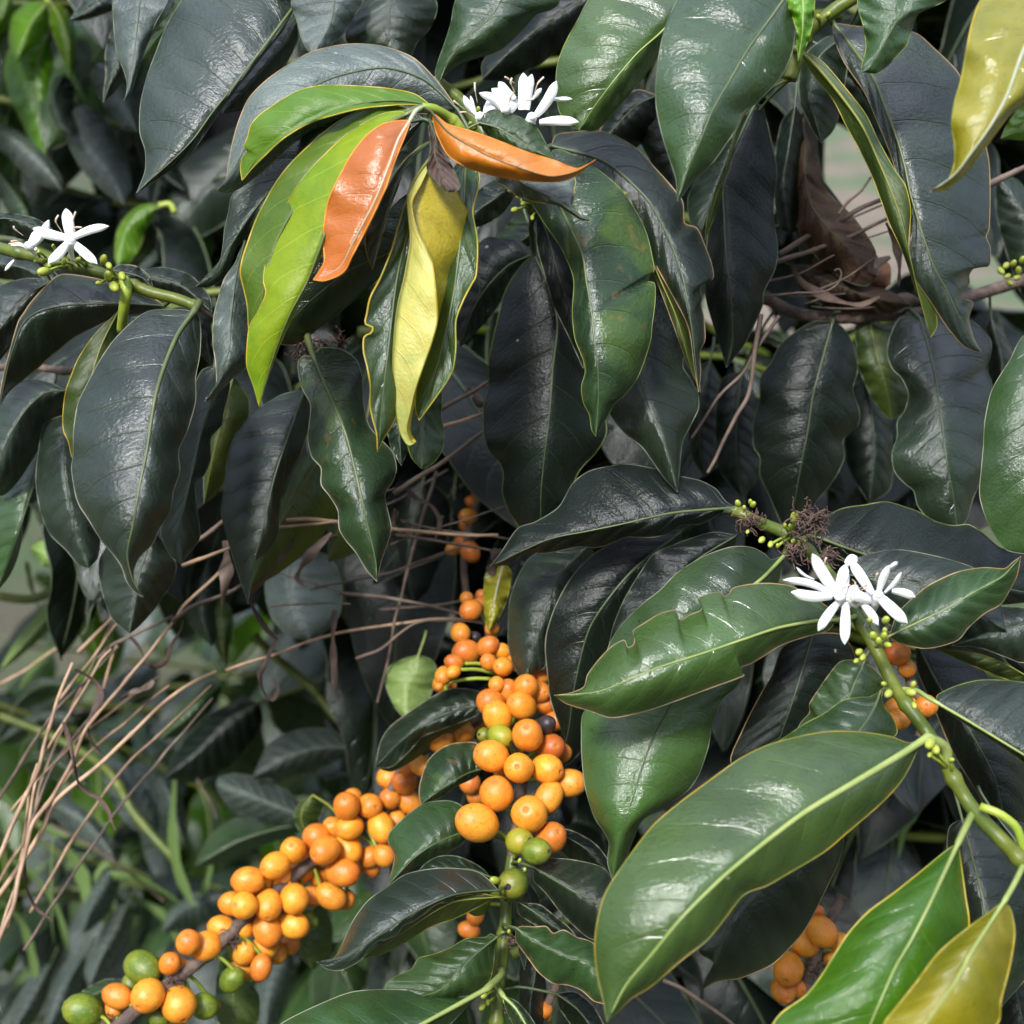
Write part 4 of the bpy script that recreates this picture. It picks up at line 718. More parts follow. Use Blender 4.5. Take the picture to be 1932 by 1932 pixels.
leaf('fruit', 'mid', '884,1568 862,1574 820,1592 780,1620 733,1670', '882,1540 870,1520 847,1511 807,1514 783,1527 757,1548 736,1571 733,1590 745,1615', '872,1592 830,1615 780,1637 748,1660', (.6, .592, .595), (.010, .008), rim='pale', q=.8, label='small leaf flecked with white specks', tilt=.3)
leaf('fruit', 'patch', '912,1450 880,1460 845,1480 795,1517', '905,1425 897,1402 857,1403 830,1414 807,1437 793,1477 791,1500', '893,1468 863,1482 830,1505', (.62, .612, .615), (.008, .006), rim='tan', label='green leaf spotted yellow')
leaf('fruit', 'dark', '912,1330 860,1340 800,1365 755,1400 708,1447', '905,1305 850,1300 800,1325 740,1368 718,1400', '897,1351 830,1377 797,1390 770,1420 738,1447', (.66, .655, .66), (.012, .004), rim='cream')
leaf('fruit', 'olive', '900,1345 830,1377 790,1395 708,1447', '860,1350 820,1370 780,1390', '880,1365 830,1395 785,1430 740,1455', (.668, .665), (0, .006), True)
leaf('fruit', 'pale', '790,1235 768,1290 765,1330 770,1362', '755,1245 730,1262 727,1290 745,1335', '815,1245 824,1265 817,1300 797,1342', (.72, .715), (.006, .008), label='yellow green leaf tip seen from below')
leaf('fruit', 'gold', '950,1060 938,1110 930,1150 923,1193', '930,1070 915,1085 913,1140 918,1175', '965,1080 957,1130 938,1172', (.66, .66), (.004, .004), rim='lime')
leaf('fruit', 'mid', '938,1768 897,1801 863,1835 830,1868 760,1890', '925,1762 917,1768 880,1771 850,1788 817,1801 790,1808 777,1828 750,1841 728,1856 730,1872', '934,1788 930,1828 920,1855 880,1884 820,1895', (.578, .572, .575), (.006, .008), rim='lime', vein='green')
leaf('fruit', 'mid', '918,1866 847,1905 797,1932 720,1970 600,2000 450,2010', '905,1874 863,1881 797,1870 730,1867 663,1872 596,1898 530,1932 470,1985', '880,1900 840,1940 740,2000 600,2040', (.565, .555, .552), (.012, .010), rim='cream', vein='bright', rs=1.4, label='large leaf cut by the bottom edge', tilt=.4)
leaf('fruit', 'mid', '974,1751 1014,1779 1064,1802 1114,1822 1150,1895', '985,1748 1010,1749 1030,1748 1044,1761 1064,1755 1087,1768 1120,1781 1142,1830', '974,1775 997,1808 1017,1835 1044,1855 1070,1858 1097,1868 1120,1888 1138,1893', (.575, .57, .572), (.008, .008), rim='tan', vein='green', q=1.2, label='leaf with a torn frilled margin', tilt=.2)
leaf('fruit', 'dark', '976,1700 1010,1722 1050,1750 1105,1792', '990,1704 1020,1708 1048,1730 1075,1752', '980,1725 1010,1745 1060,1780', (.592, .59), (.004, .006), rim='cream')
leaf('fruit', 'dark', '1007,1636 1064,1671 1131,1708 1180,1740', '1020,1622 1040,1619 1090,1624 1141,1640 1170,1690', '1008,1662 1030,1685 1064,1728 1114,1771 1150,1765', (.59, .585, .588), (.008, .010), rim='cream', vein='green')
leaf('fruit', 'deep', '1030,1560 1070,1580 1110,1605 1160,1660', '1050,1562 1080,1568 1120,1590 1145,1620', '1045,1590 1085,1625 1130,1645', (.61, .61), (.006, .008), rim='cream')
leaf('fruit', 'deep', '1050,1875 1090,1905 1120,1945 1150,2000', '1085,1872 1120,1900 1145,1950', '1055,1900 1075,1930 1110,1980', (.6, .6), (.006, .008), rim='cream')
leaf('fruit', 'deep', '1000,1760 1010,1830 1000,1900 1005,1990', '985,1790 980,1860 985,1940', '1020,1800 1030,1870 1025,1940', (.615, .615), (.008, .01))
leaf('fruit', 'blue', '985,1650 1000,1700 1000,1760 990,1830', '980,1670 975,1730 978,1790', '1015,1690 1025,1750 1010,1800', (.612, .612), (.008, .01))
leaf('fruit', 'mid', '950,1880 975,1905 1000,1950 1015,2000', '975,1890 1005,1925 1025,1970', '955,1905 975,1945 1000,1990', (.575, .57), (.004, .006), vein='bright', rs=1.5)
def fd(px, py): return .597 + max(0, (1560 - py)) * .000125
cherries('fruit', [
 (1210, 795, 106), (1505, 745, 102, 'o', -.003), (1320, 630, 96), (1290, 418, 92, 'o', -.002), (1445, 485, 84, 'o', -.005), (1495, 300, 90, 'o', -.003), (1605, 490, 84, 'o', .002), (1615, 650, 78, 'd', .006),
 (1730, 570, 80, 'd', .010), (1625, 370, 80, 'd', .010), (1460, 135, 80, 'o', .002), (1325, 195, 80, 'o', .003), (1290, 120, 78, 'o', .006), (1625, 880, 88, 'd', .006), (1450, 900, 76, 'y', -.004), (1545, 955, 76, 'g', -.007),
 (1342, 305, 66, 'y', .004), (1258, 300, 46, 'g', .01), (1415, 1140, 88, 'g', -.008), (1215, 1250, 66, 'g', .012), (1600, 240, 52, 'b', .002), (1385, 55, 62, 'o', .006), (1505, 40, 66, 'o', .006), (1585, 120, 60, 'd', .016), (1650, 220, 56, 'd', .018), (1690, 400, 56, 'd', .018), (1340, 520, 40, 'd', .012)], 496, 1287, fd)
cherries('fruit', [
 (740, 760, 72, 'o', .004), (575, 745, 46, 'd', .008), (612, 645, 54, 'o', .01), (685, 625, 48, 'o', .01), (825, 700, 52, 'd', .012), (530, 620, 48, 'd', .012), (525, 530, 56, 'd', .01), (608, 560, 46, 'o', .012),
 (405, 560, 70, 'd', .02), (370, 455, 56, 'd', .022), (335, 620, 48, 'd', .022), (275, 695, 50, 'd', .022), (330, 675, 38, 'o', .02), (430, 325, 60, 'd', .026), (405, 258, 38, 'd', .03), (490, 240, 32, 'd', .03), (550, 430, 40, 'd', .02), (490, 300, 48, 'd', .03), (250, 755, 24, 'd', .024), (820, 790, 60, 'd', .01), (860, 860, 56, 'd', .014), (450, 480, 36, 'b', .03)], 745, 1042.5, fd)
buds('fruit', [(1250, 1770, 24, -.5, .6), (1240, 1830, 26, -.6, .8), (1270, 1810, 20), (1370, 1800, 22, .2, .8), (1400, 1810, 20, .5, .7), (1450, 1010, 16, .3, -1), (1480, 1060, 14), (1390, 1410, 14), (1310, 1120, 30, -.9, -.2), (1310, 1200, 28, -.9, .2)], 496, 1287, .583)
tuft('fruit', 970, 1775, .588, 18, 14, 12); tuft('fruit', 962, 1905, .585, 16, 12, 13)

# ---- small far clusters between the leaves
branch('highfruit', 'thin coffee twig with a few small orange cherries hanging in the central gap', '935,880 905,940 885,1000 875,1060 880,1130', .0018, (.74, .74, .74), M_BARK)
cherries('highfruit', [(1070, 1290, 36, 'd'), (1035, 1350, 34, 'd', .004), (1010, 1430, 44, 'd'), (1000, 1480, 40, 'd', .003), (1020, 1630, 56, 'd'), (975, 1575, 40, 'd', .006), (925, 1615, 38, 'd', .004)], 546, 496, .74)
branch('midfruit', 'coffee twig with orange cherries half hidden behind the spotted green leaf', '940,1330 900,1360 860,1385 810,1410 760,1450 735,1500', .0024, (.68, .69, .7), M_BARK)
cherries('midfruit', [(1000, 320, 76, 'd'), (1120, 275, 78, 'd', .002), (1205, 225, 48, 'd', .006), (890, 470, 56, 'd', .006), (820, 480, 52, 'd', .008), (1170, 570, 60, 'd', .004), (1210, 645, 56, 'd', .006), (1010, 10, 50, 'd', .03), (1065, 20, 30, 'd', .03), (1200, 1320, 50, 'd', .02), (1165, 1400, 50, 'd', .022)], 496, 1287, .68)
branch('lowfruit', 'bare brown coffee branch leaning left, its cherry clusters ripe orange with green at the end', '820,1445 770,1490 735,1520 700,1545 640,1590 570,1640 500,1700 440,1755 385,1805 330,1848 270,1895 215,1945', (.0028, .0034), (.71, .70, .68, .665, .65), M_BARK, bark=(0, 1))
def ld(px, py): return .655 + max(0, px - 300) * .0001
cherries('lowfruit', [
 (1010, 1820, 97), (835, 1770, 92), (1165, 1490, 82), (1065, 1470, 70, 'o', .003), (665, 1775, 70, 'o', .003), (960, 1590, 62, 'o', .004), (1035, 1615, 50, 'o', .006), (640, 1850, 46, 'o', .006), (1475, 1612, 62, 'd', .002),
 (1510, 1400, 78), (1655, 1370, 76), (1515, 1258, 80, 'o', -.003), (1662, 1225, 80, 'o', -.003), (1315, 1250, 68, 'o', .002), (1378, 1262, 76), (1400, 1120, 78, 'o', -.001), (1465, 1130, 74, 'o', .003), (1605, 1120, 76), (1555, 1035, 74), (1710, 1040, 78),
 (1655, 950, 72), (1838, 950, 78, 'o', -.003), (1790, 878, 78, 'o', .002), (1800, 1100, 58), (1760, 1210, 56, 'd', .008), (1250, 1385, 68, 'o', .006), (1372, 1390, 60, 'o', .006), (1500, 1490, 76, 'd', .006), (1560, 1530, 62, 'd', .01), (1380, 1530, 62, 'd', .008), (1372, 1620, 60, 'd', .01), (1640, 1480, 56, 'd', .008),
 (465, 1855, 92, 'g', .002), (805, 1612, 92, 'g', .004), (740, 1705, 50, 'g', .006), (1312, 1680, 68, 'g', .002), (550, 1930, 60, 'y', .004), (900, 1895, 60, 'g', .008), (1155, 1830, 74, 'g', .008), (1752, 1345, 46, 'g', .008), (1215, 1825, 28, 'd', .012)], 0, 1287, ld)
cherries('lowfruit', [(472, 700, 76), (505, 650, 50, 'd', .004), (605, 700, 70), (490, 820, 70), (395, 822, 60, 'o', .004), (668, 820, 72, 'o', -.002), (480, 940, 76, 'o', .002), (450, 1075, 80, 'o', -.002), (385, 1210, 74, 'd', .003), (470, 1230, 52, 'd', .008), (685, 978, 64, 'd'), (610, 985, 60, 'd', .006), (620, 1055, 44, 'd', .008), (832, 680, 64, 'd', .002), (720, 655, 60, 'd', .004), (755, 770, 56, 'd', .006), (800, 565, 70, 'd'), (710, 540, 64, 'd', .004), (580, 1040, 46, 'd', .01)], 496, 1287, ld)
leaf('lowfruit', 'olive', '430,1790 436,1840 440,1890 430,1950', '415,1805 408,1860 410,1920', '470,1850 488,1880 485,1930', (.69, .69), (.006, .006), True)
leaf('lowfruit', 'olive', '600,1700 580,1740 575,1790 590,1830', '570,1710 560,1760 565,1800', '625,1740 625,1790 610,1815', (.71, .71), (.006, .008), True)
leaf('lowfruit', 'mid', '265,1862 225,1855 180,1875 135,1900', '240,1850 200,1848 155,1870', '245,1895 200,1910 160,1915', (.7, .7), (.006, .008))
leaf('lowfruit', 'olive', '590,1500 575,1520 568,1545 580,1580', '570,1510 555,1535 560,1560', '610,1520 600,1550 595,1570', (.72, .72), (.004, .006), True)
tuft('lowfruit', 440, 1765, .672, 22, 18, 14); tuft('lowfruit', 325, 1858, .66, 20, 16, 15); tuft('lowfruit', 212, 1930, .655, 18, 14, 16)
branch('cornerfruit', 'short coffee twig with dull orange cherries beside the vivid green leaf', '1590,1690 1560,1750 1540,1800 1520,1860 1530,1930', .0024, (.66, .65, .65), M_BARK)
cherries('cornerfruit', [(790, 1410, 82), (690, 1470, 80), (600, 1620, 86), (570, 1740, 68, 'd'), (660, 1720, 58, 'd', .004), (765, 1300, 40, 'd', .008), (885, 1465, 54, 'd', .004), (840, 1560, 40, 'd', .01)], 1287, 1287, .645)
tuft('cornerfruit', 1535, 1825, .65, 26, 26, 17)
branch('nodefruit', 'hidden coffee twig with orange cherries showing behind the thick green stem', '1680,1190 1700,1240 1720,1290 1745,1340 1735,1390', .002, (.58, .58), M_BARK)
cherries('nodefruit', [(1215, 720, 66, 'd'), (1270, 805, 50, 'd'), (1225, 1090, 62, 'd'), (1380, 1015, 64, 'd'), (1190, 1020, 44, 'd', .004), (1330, 990, 36, 'd', .006)], 1287, 993, .575)
branch('endfruit', 'stub of coffee twig with two orange cherries near the bottom edge', '1060,1830 1045,1870 1030,1900 1020,1940', .002, (.63, .63), M_BARK)
cherries('endfruit', [(1582, 1850, 52, 'd'), (1600, 1890, 30, 'd', .004)], 496, 1287, .63)
# ---- further branches whose leaves lie out of focus
branch('brightleft', 'fresh bright green young coffee shoot in the top left corner', '60,-60 80,-20 92,5', .002, (.95, .93), M_STEMY)
leaf('brightleft', 'fresh', '88,8 62,40 45,80 30,118', '60,2 43,10 23,33 17,73 22,100', '90,40 77,77 50,100', (.92, .91), (.008, .01), rim='lime')
leaf('brightleft', 'fresh', '92,60 70,130 75,220 88,297', '60,70 20,90 8,130 20,187 40,227 57,267 77,290', '98,100 104,133 106,187 100,233 94,267', (.93, .93), (.006, .01), rim='lime', q=2)
leaf('brightleft', 'fresh', '98,8 118,45 128,90 133,147', '95,20 95,45 108,85 122,120', '115,10 137,40 142,70 142,107', (.92, .92), (.006, .008), rim='lime')
leaf('brightleft', 'fresh', '20,-10 0,30 -20,80', '0,-10 -20,30', '25,20 10,55', (.94, .94), (.006, .008), rim='lime')
branch('greenstrip', 'single bright green young leaf arching up behind the left flowers', '330,400 320,385 300,388', .0018, (.86, .86), M_STEMY, name='coffee_shoot', cat='coffee shoot')
leaf('greenstrip', 'fresh', '300,392 265,400 240,430 226,470 222,502', '290,385 262,388 236,410 220,440 217,485', '292,405 275,432 262,470 240,498', (.86, .86), (.004, .006), rim='lime')
branch('greyleft', 'out of focus coffee branch with grey sheened leaves behind the left flowers', '-40,180 60,200 150,215 240,240 340,260', .003, (.95, .92))
for r_, a_, b_, s_ in [
 ('-20,235 40,270 90,320 118,362', '20,240 80,285 115,335', '-10,270 40,320 85,350', 'sky_sheen'),
 ('130,200 165,260 205,320 235,388', '120,220 125,260 155,320 200,365', '170,200 205,235 238,300 248,350', 'sky_sheen'),
 ('0,330 30,370 50,400 60,440', '-10,350 15,400 40,430', '20,335 50,370 60,410', 'mid'),
 ('180,120 210,150 240,200 260,250', '170,140 190,190 230,240', '205,120 240,160 262,210', 'sky_sheen'),
 ('330,290 300,340 290,390 300,430', '300,300 280,350 285,400', '345,330 330,380 315,420', 'deep'),
 ('260,240 280,290 310,330 350,360', '255,260 270,310 310,350', '290,240 320,280 345,330', 'deep'),
 ('120,140 100,180 110,230 140,260', '100,150 90,200 110,245', '140,160 140,210 145,245', 'dark'),
 ('330,470 300,490 270,520 240,560', '310,460 275,490 250,520', '335,500 300,530 265,555', 'sky_sheen')]:
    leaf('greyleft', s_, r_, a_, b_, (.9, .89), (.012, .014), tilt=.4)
# lower left, seen through the gap
branch('lowleft1', 'out of focus coffee branch lower left, two broad pale grey leaves near the cherries', '720,1405 640,1360 590,1300 520,1240 480,1200', .0028, (.9, .92, .95), M_STEM)
leaf('lowleft1', 'sky_sheen', '695,1415 610,1412 540,1430 475,1468', '650,1390 610,1375 560,1378 510,1402', '640,1432 580,1456 520,1468', (.88, .88), (.012, .02), q=2, tilt=.6)
leaf('lowleft1', 'sky_sheen', '596,1553 530,1525 470,1500 407,1480', '568,1517 534,1487 484,1467 444,1460 415,1465', '568,1560 500,1553 440,1530 415,1500', (.86, .86), (.012, .02), q=1.5, tilt=.6)
leaf('lowleft1', 'mid', '600,1555 530,1562 450,1588 366,1635', '560,1545 500,1545 440,1545 400,1575 375,1610', '540,1580 480,1600 420,1628', (.88, .89), (.012, .02), tilt=.6)
leaf('lowleft1', 'mid', '418,1290 375,1325 335,1365 303,1397', '390,1290 345,1325 318,1365', '412,1320 380,1360 335,1388', (.95, .95), (.01, .012), tilt=.6)
leaf('lowleft1', 'deep', '490,1325 430,1360 370,1420 310,1468', '450,1320 380,1360 330,1420', '495,1365 450,1430 380,1475', (.92, .93), (.012, .02), q=2, tilt=.6)
leaf('lowleft1', 'dark', '640,1240 690,1260 710,1310 700,1370', '660,1230 710,1260 725,1310', '650,1270 680,1320 690,1350', (.97, .97), (.012, .02), tilt=.6)
branch('lowleft2', 'out of focus coffee branch with whitish leaves among the grass at the lower left', '330,1620 300,1590 250,1530 200,1450 100,1390 0,1350', .003, (.98, 1.0, 1.0), M_STEM)
for r_, a_, b_, s_ in [
 ('298,1575 265,1520 235,1475 195,1430', '270,1570 235,1550 205,1500 193,1460', '300,1540 285,1500 255,1455 220,1435', 'sky_sheen'),
 ('345,1590 330,1540 320,1500 300,1462', '325,1570 305,1530 295,1490', '352,1550 345,1510 325,1475', 'sky_sheen'),
 ('430,1690 390,1695 345,1715 305,1760', '405,1680 360,1688 320,1720', '420,1720 380,1745 335,1757', 'sky_sheen'),
 ('215,1640 190,1680 170,1720 155,1762', '190,1640 165,1690 155,1730', '225,1670 205,1720 175,1750', 'sky_sheen'),
 ('245,1700 215,1760 190,1810 168,1864', '215,1720 185,1770 160,1830', '250,1740 225,1800 190,1850', 'sky_sheen'),
 ('160,1800 130,1850 105,1900 85,1960', '130,1810 100,1860 85,1920', '160,1840 140,1900 110,1945', 'sky_sheen'),
 ('95,1820 70,1870 40,1920 15,1970', '70,1820 40,1870 20,1930', '95,1860 75,1910 40,1955', 'sky_sheen'),
 ('545,1790 520,1840 505,1890 500,1960', '510,1800 485,1850 480,1910', '560,1830 545,1880 525,1930', 'sky_sheen'),
 ('40,1440 80,1430 130,1450 170,1490', '60,1420 110,1425 160,1460', '60,1460 110,1470 150,1490', 'mid'),
 ('100,1520 150,1540 190,1580 220,1630', '120,1505 170,1535 215,1590', '110,1550 150,1590 195,1620', 'sky_sheen'),
 ('0,1400 40,1370 90,1350 140,1360', '20,1375 70,1345 120,1345', '20,1405 70,1385 120,1375', 'sky_sheen'),
 ('30,1330 60,1300 100,1290 140,1300', '40,1305 80,1280 120,1285', '50,1335 90,1320 120,1310', 'mid'),
 ('640,1640 610,1700 600,1760 610,1830', '610,1650 585,1710 590,1780', '660,1690 645,1750 625,1800', 'dark'),
 ('700,1700 650,1760 640,1820 670,1880', '660,1710 625,1770 640,1840', '720,1750 700,1810 690,1860', 'mid')]:
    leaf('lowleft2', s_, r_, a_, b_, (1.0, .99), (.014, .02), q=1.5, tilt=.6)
branch('lowleft3', 'out of focus green coffee branch left of the dry stems with long pale leaves', '-30,1120 60,1130 150,1090 230,1040', .003, (.93, .93), M_STEM)
leaf('lowleft3', 'pale', '148,1105 105,1150 55,1205 0,1264', '125,1103 85,1140 50,1182 18,1228', '150,1135 110,1172 68,1212 25,1248', (.9, .9), (.01, .012), tilt=.3)
leaf('lowleft3', 'pale', '148,1078 118,1062 85,1045 56,1035', '130,1050 105,1022 85,1018 65,1025', '135,1082 105,1078 75,1062', (.85, .85), (.004, .006), label='pale yellow leaf underside', tilt=.3)
leaf('lowleft3', 'fresh', '160,1080 165,1130 172,1190 186,1242', '145,1100 142,1160 158,1220', '190,1110 205,1160 205,1200', (.95, .95), (.008, .01), tilt=.3)
leaf('lowleft3', 'fresh', '215,1180 200,1230 170,1270 140,1290', '195,1190 170,1235 150,1265', '235,1215 215,1265 175,1290', (1.0, 1.0), (.008, .01), tilt=.3)
leaf('lowleft3', 'olive', '418,1130 416,1180 420,1220 427,1262', '400,1140 398,1170 405,1215', '436,1150 436,1190 432,1225', (.8, .8), (.003, .004), True)
leaf('lowleft3', 'sky_sheen', '560,1030 545,1090 555,1150 585,1207', '520,1050 500,1100 510,1160 545,1200', '620,1050 645,1100 640,1160 610,1195', (.76, .75), (.012, .014), q=1.5)
leaf('lowleft3', 'dark', '400,1040 380,1100 380,1160 400,1220', '370,1060 350,1120 360,1180', '430,1080 420,1150 415,1190', (.8, .8), (.012, .014))
leaf('lowleft3', 'deep', '800,900 780,980 770,1060 780,1140', '750,920 735,1000 740,1090', '850,950 840,1040 810,1110', (.78, .78), (.012, .014))
leaf('lowleft3', 'dark', '860,900 850,990 830,1080 800,1160', '830,920 810,1000 790,1090', '900,960 885,1050 840,1130', (.82, .82), (.012, .014))
leaf('lowleft3', 'dark', '700,1000 690,1080 700,1160 730,1240', '660,1030 650,1110 680,1190', '750,1060 755,1140 745,1200', (.84, .84), (.012, .014))

finish_branches()

# ---- deeper layers of the bush: built once, then copied
def proto_branch(kind, seed, styles, bl):
    rnd = random.Random(seed); e = empty('coffee_branch', (0, 0, 0), 'x', 'coffee branch')
    stem = [Vector((0, 0, 0))]; L = .30
    for i in range(1, 13): stem.append(Vector((L * i / 12, rnd.gauss(0, .003), -.00035 * i * i)))
    mb = MB(); mb.tube(stem, lambda u: .0032 - .0016 * u, 7, 0); mb.build('stem', [M_STEM], e, world=False)
    for i in range(1, 12, 2):
        for sgn in (-1, 1):
            b = stem[i]; st = rnd.choice(styles); LL = rnd.uniform(.10, .155); WW = LL * rnd.uniform(.17, .22)
            fwd = Vector((rnd.uniform(.05, .5), sgn * rnd.uniform(.6, 1), 0)).normalized(); drop = rnd.uniform(.5, 1.25)
            side = Vector((-fwd.y, fwd.x, 0)); nr, nh = 26, 4; G = []; P = []; p = b.copy(); ang = .25 - .2 * drop; rl = rnd.uniform(-.7, .7)
            ph = rnd.uniform(0, 6); fold = rnd.uniform(.1, .5)
            for r in range(nr):
                u = r / (nr - 1)
                dr = fwd * math.cos(ang) + Vector((0, 0, math.sin(ang))); p = p + dr * LL / nr; ang -= drop * 2.2 / nr * (1.15 - u)
                nn = dr.cross(side).normalized(); nn = nn if nn.z > 0 else -nn
                sd = (side * math.cos(rl) + nn * math.sin(rl)).normalized(); n2_ = dr.cross(sd).normalized(); n2_ = n2_ if n2_.dot(nn) > 0 else -n2_
                w = WW * (math.sin(math.pi * u ** .85) ** .8 if u < .88 else math.sin(math.pi * .88 ** .85) ** .8 * (1 - (u - .88) / .12) ** .8 + .001) if 0 < u < 1 else .0006
                row = []
                for j in range(-nh, nh + 1):
                    t = j / nh; wv = .0022 * math.sin(2 * math.pi * 2.6 * u + ph + (0 if j < 0 else 2)) * t * t
                    row.append(p + sd * w * t * (1 - .06 * abs(t)) - n2_ * (w * fold * abs(t) ** 1.6) * 1.0 + n2_ * (wv + (abs(math.sin(math.pi * 9 * (u - .09 * abs(t)))) - .5) * .0006 * abs(t)))
                G.append(row); P.append(p.copy())
            lb = MB()
            n = (G[5][1] - G[5][0]).cross(G[6][0] - G[5][0]); fl = n.z < 0
            lb.grid(G, 0, lambda i_, j_: (i_ / (nr - 1), j_ / (2 * nh)), fl)
            for s_ in (0, 2 * nh): lb.tube([G[k][s_] for k in range(nr)], .0004, 4, 1)
            lb.tube([b] + P[:-1], lambda u: .0013 * (1 - .8 * u), 5, 2)
            lb.build('leaf', [ML[st], MR[RIM[st]], MV[RIB[st]]], e, origin=b)
    return e
protos = {}
for kd, st in (('dark', ['deep', 'deep', 'deep', 'dark']), ('mixed', ['sky_sheen', 'blue', 'mid']), ('fresh', ['mid', 'sky_sheen', 'sky_sheen', 'vivid'])):
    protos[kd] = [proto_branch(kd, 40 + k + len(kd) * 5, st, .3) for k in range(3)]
GAPS = [(1560, 255, 1625, 385), (1610, 400, 1685, 520)]
def in_gap(P):
    for x0, y0, x1, y1 in GAPS:
        for p in P:
            if x0 < p[0] < x1 and y0 < p[1] < y1: return True
    return False
def copy_branch(src, loc, rot, sc, label, group, above=False, behind=False):
    r = src.copy(); COL.objects.link(r); r.location = loc; r.rotation_euler = rot; r.scale = (sc, sc, sc)
    r['label'] = label; r['group'] = group
    M = Matrix.LocRotScale(Vector(loc), __import__('mathutils').Euler(rot), Vector((sc, sc, sc)))
    n = 0
    for ch in list(src.children):
        if ch.name.startswith('leaf') or ch.name.startswith('stem'):
            vs = ch.data.vertices; st = max(1, len(vs) // 40)
            pr = [proj(M @ (ch.location + vs[k].co)) for k in range(0, len(vs), st)]
            pr = [p for p in pr if p]
            if not pr and not behind: continue
            if behind and pr and min(p[2] for p in pr) > 0: continue
            if behind: pr = [(0, 0, 9)]
            if behind is False and min(p[2] for p in pr) < .70: continue
            if group == 'branches at the left rim of the bush' and max(p[0] for p in pr) > 10: continue
            if in_gap(pr): continue
            if not above and sum(1 for p in pr if p[0] < 600 and p[1] > 1230 and p[2] < 1.08) > 2: continue
            if not above and all(p[0] < -80 or p[0] > 2010 or p[1] < -120 or p[1] > 2050 for p in pr): continue
        c = ch.copy(); COL.objects.link(c); c.parent = r; n += 1
    return r
rnd = random.Random(11)
REG = [  # name, x0, y0, x1, y1, kind, count, depths, label, group
 (0, 0, 640, 420, 'mixed', 9, (.95, 1.25), 'blurred coffee branch of grey green leaves behind the upper left leaves', 'blurred branches at the upper left'),
 (600, -60, 1350, 700, 'dark', 12, (.8, 1.1), 'shaded coffee branch deep behind the flowering shoot and its hanging leaves', 'shaded branches in the upper middle'),
 (1300, -60, 1932, 560, 'dark', 8, (.82, 1.1), 'shaded coffee branch behind the long veined leaf at the upper right', 'shaded branches at the upper right'),
 (1180, 560, 1932, 1120, 'dark', 11, (.8, 1.05), 'shaded coffee branch in the dark hollow behind the wavy edged leaves', 'shaded branches at the right'),
 (0, 420, 600, 900, 'dark', 9, (.8, .95), 'shaded coffee branch behind the drooping leaves on the left', 'shaded branches at the left'),
 (560, 700, 1150, 1500, 'dark', 12, (.86, 1.15), 'shaded coffee branch in the central hollow behind the dry grass stems', 'shaded branches in the centre'),
 (0, 1150, 620, 1950, 'fresh', 14, (1.2, 1.55), 'blurred coffee branch low down behind the dry stems and grass', 'blurred branches at the lower left'),
 (400, 1500, 1200, 1980, 'mixed', 9, (.95, 1.25), 'blurred coffee branch behind the rows of orange cherries', 'blurred branches behind the cherries'),
 (1150, 1150, 1980, 1980, 'dark', 12, (.76, 1.0), 'shaded coffee branch under the big lower right leaves', 'shaded branches at the lower right'),
]
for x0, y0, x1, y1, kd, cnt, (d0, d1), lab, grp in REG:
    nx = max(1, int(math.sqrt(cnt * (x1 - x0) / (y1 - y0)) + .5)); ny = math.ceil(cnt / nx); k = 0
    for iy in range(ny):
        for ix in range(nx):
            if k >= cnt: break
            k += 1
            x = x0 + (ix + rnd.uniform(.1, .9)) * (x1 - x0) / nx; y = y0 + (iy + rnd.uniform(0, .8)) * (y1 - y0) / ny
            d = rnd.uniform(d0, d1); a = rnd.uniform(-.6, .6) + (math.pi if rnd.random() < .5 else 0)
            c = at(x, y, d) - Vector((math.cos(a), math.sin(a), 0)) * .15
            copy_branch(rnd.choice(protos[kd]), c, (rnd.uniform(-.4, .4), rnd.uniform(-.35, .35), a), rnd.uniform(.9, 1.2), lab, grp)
for (x, y, d, a) in ((1760, -40, .86, .3), (1900, 20, .9, 2.5), (1700, 10, .95, 3.3), (1880, 120, .92, .2)):
    copy_branch(rnd.choice(protos['dark']), at(x, y, d), (.2, .1, a), 1.1, 'shaded coffee branch behind the long veined leaf at the upper right', 'shaded branches at the upper right')
for k in range(12):                         # and on past the left edge of the frame
    copy_branch(rnd.choice(protos['mixed']), at(-640 + (k % 3) * 170 + rnd.uniform(-60, 60), 60 + (k // 3) * 460 + rnd.uniform(-80, 80), rnd.uniform(.95, 1.35)), (rnd.uniform(-.3, .3), rnd.uniform(-.3, .3), rnd.uniform(0, 6.28)), 1.2, 'blurred coffee branch at the left rim of the bush', 'branches at the left rim of the bush', True)
for k in range(28):                         # unseen rest of the bush above the frame, added to shade its inside
    x = 620 + (k % 7) * 250 + rnd.uniform(-90, 90); y = -1000 + (k // 7) * 230 + rnd.uniform(-60, 60); d = rnd.uniform(.8, 1.25); a = rnd.uniform(0, 6.28)
    copy_branch(rnd.choice(protos['dark']), at(x, y, d), (rnd.uniform(-.3, .3), rnd.uniform(-.3, .3), a), 1.35, 'unseen coffee branch above the frame, added to shade the inside of the bush', 'unseen branches added above the frame', True)
for k in range(60):                         # unseen row added behind the camera to block low sky and its reflections
    copy_branch(rnd.choice(protos['dark']), (-3.2 + (k % 12) * .55 + rnd.uniform(-.2, .2), -1.55 + rnd.uniform(-.25, .2), .5 + (k // 12) * .52 + rnd.uniform(-.2, .2)), (rnd.uniform(-.3, .3), rnd.uniform(-.3, .3), rnd.uniform(0, 6.28)), 2.6, 'coffee branch of dark leaves in an unseen row added to block low sky', 'branches in the unseen row added behind the camera', True, True)
for L in protos.values():
    for e in L:
        for ch in list(e.children): bpy.data.objects.remove(ch)
        bpy.data.objects.remove(e)

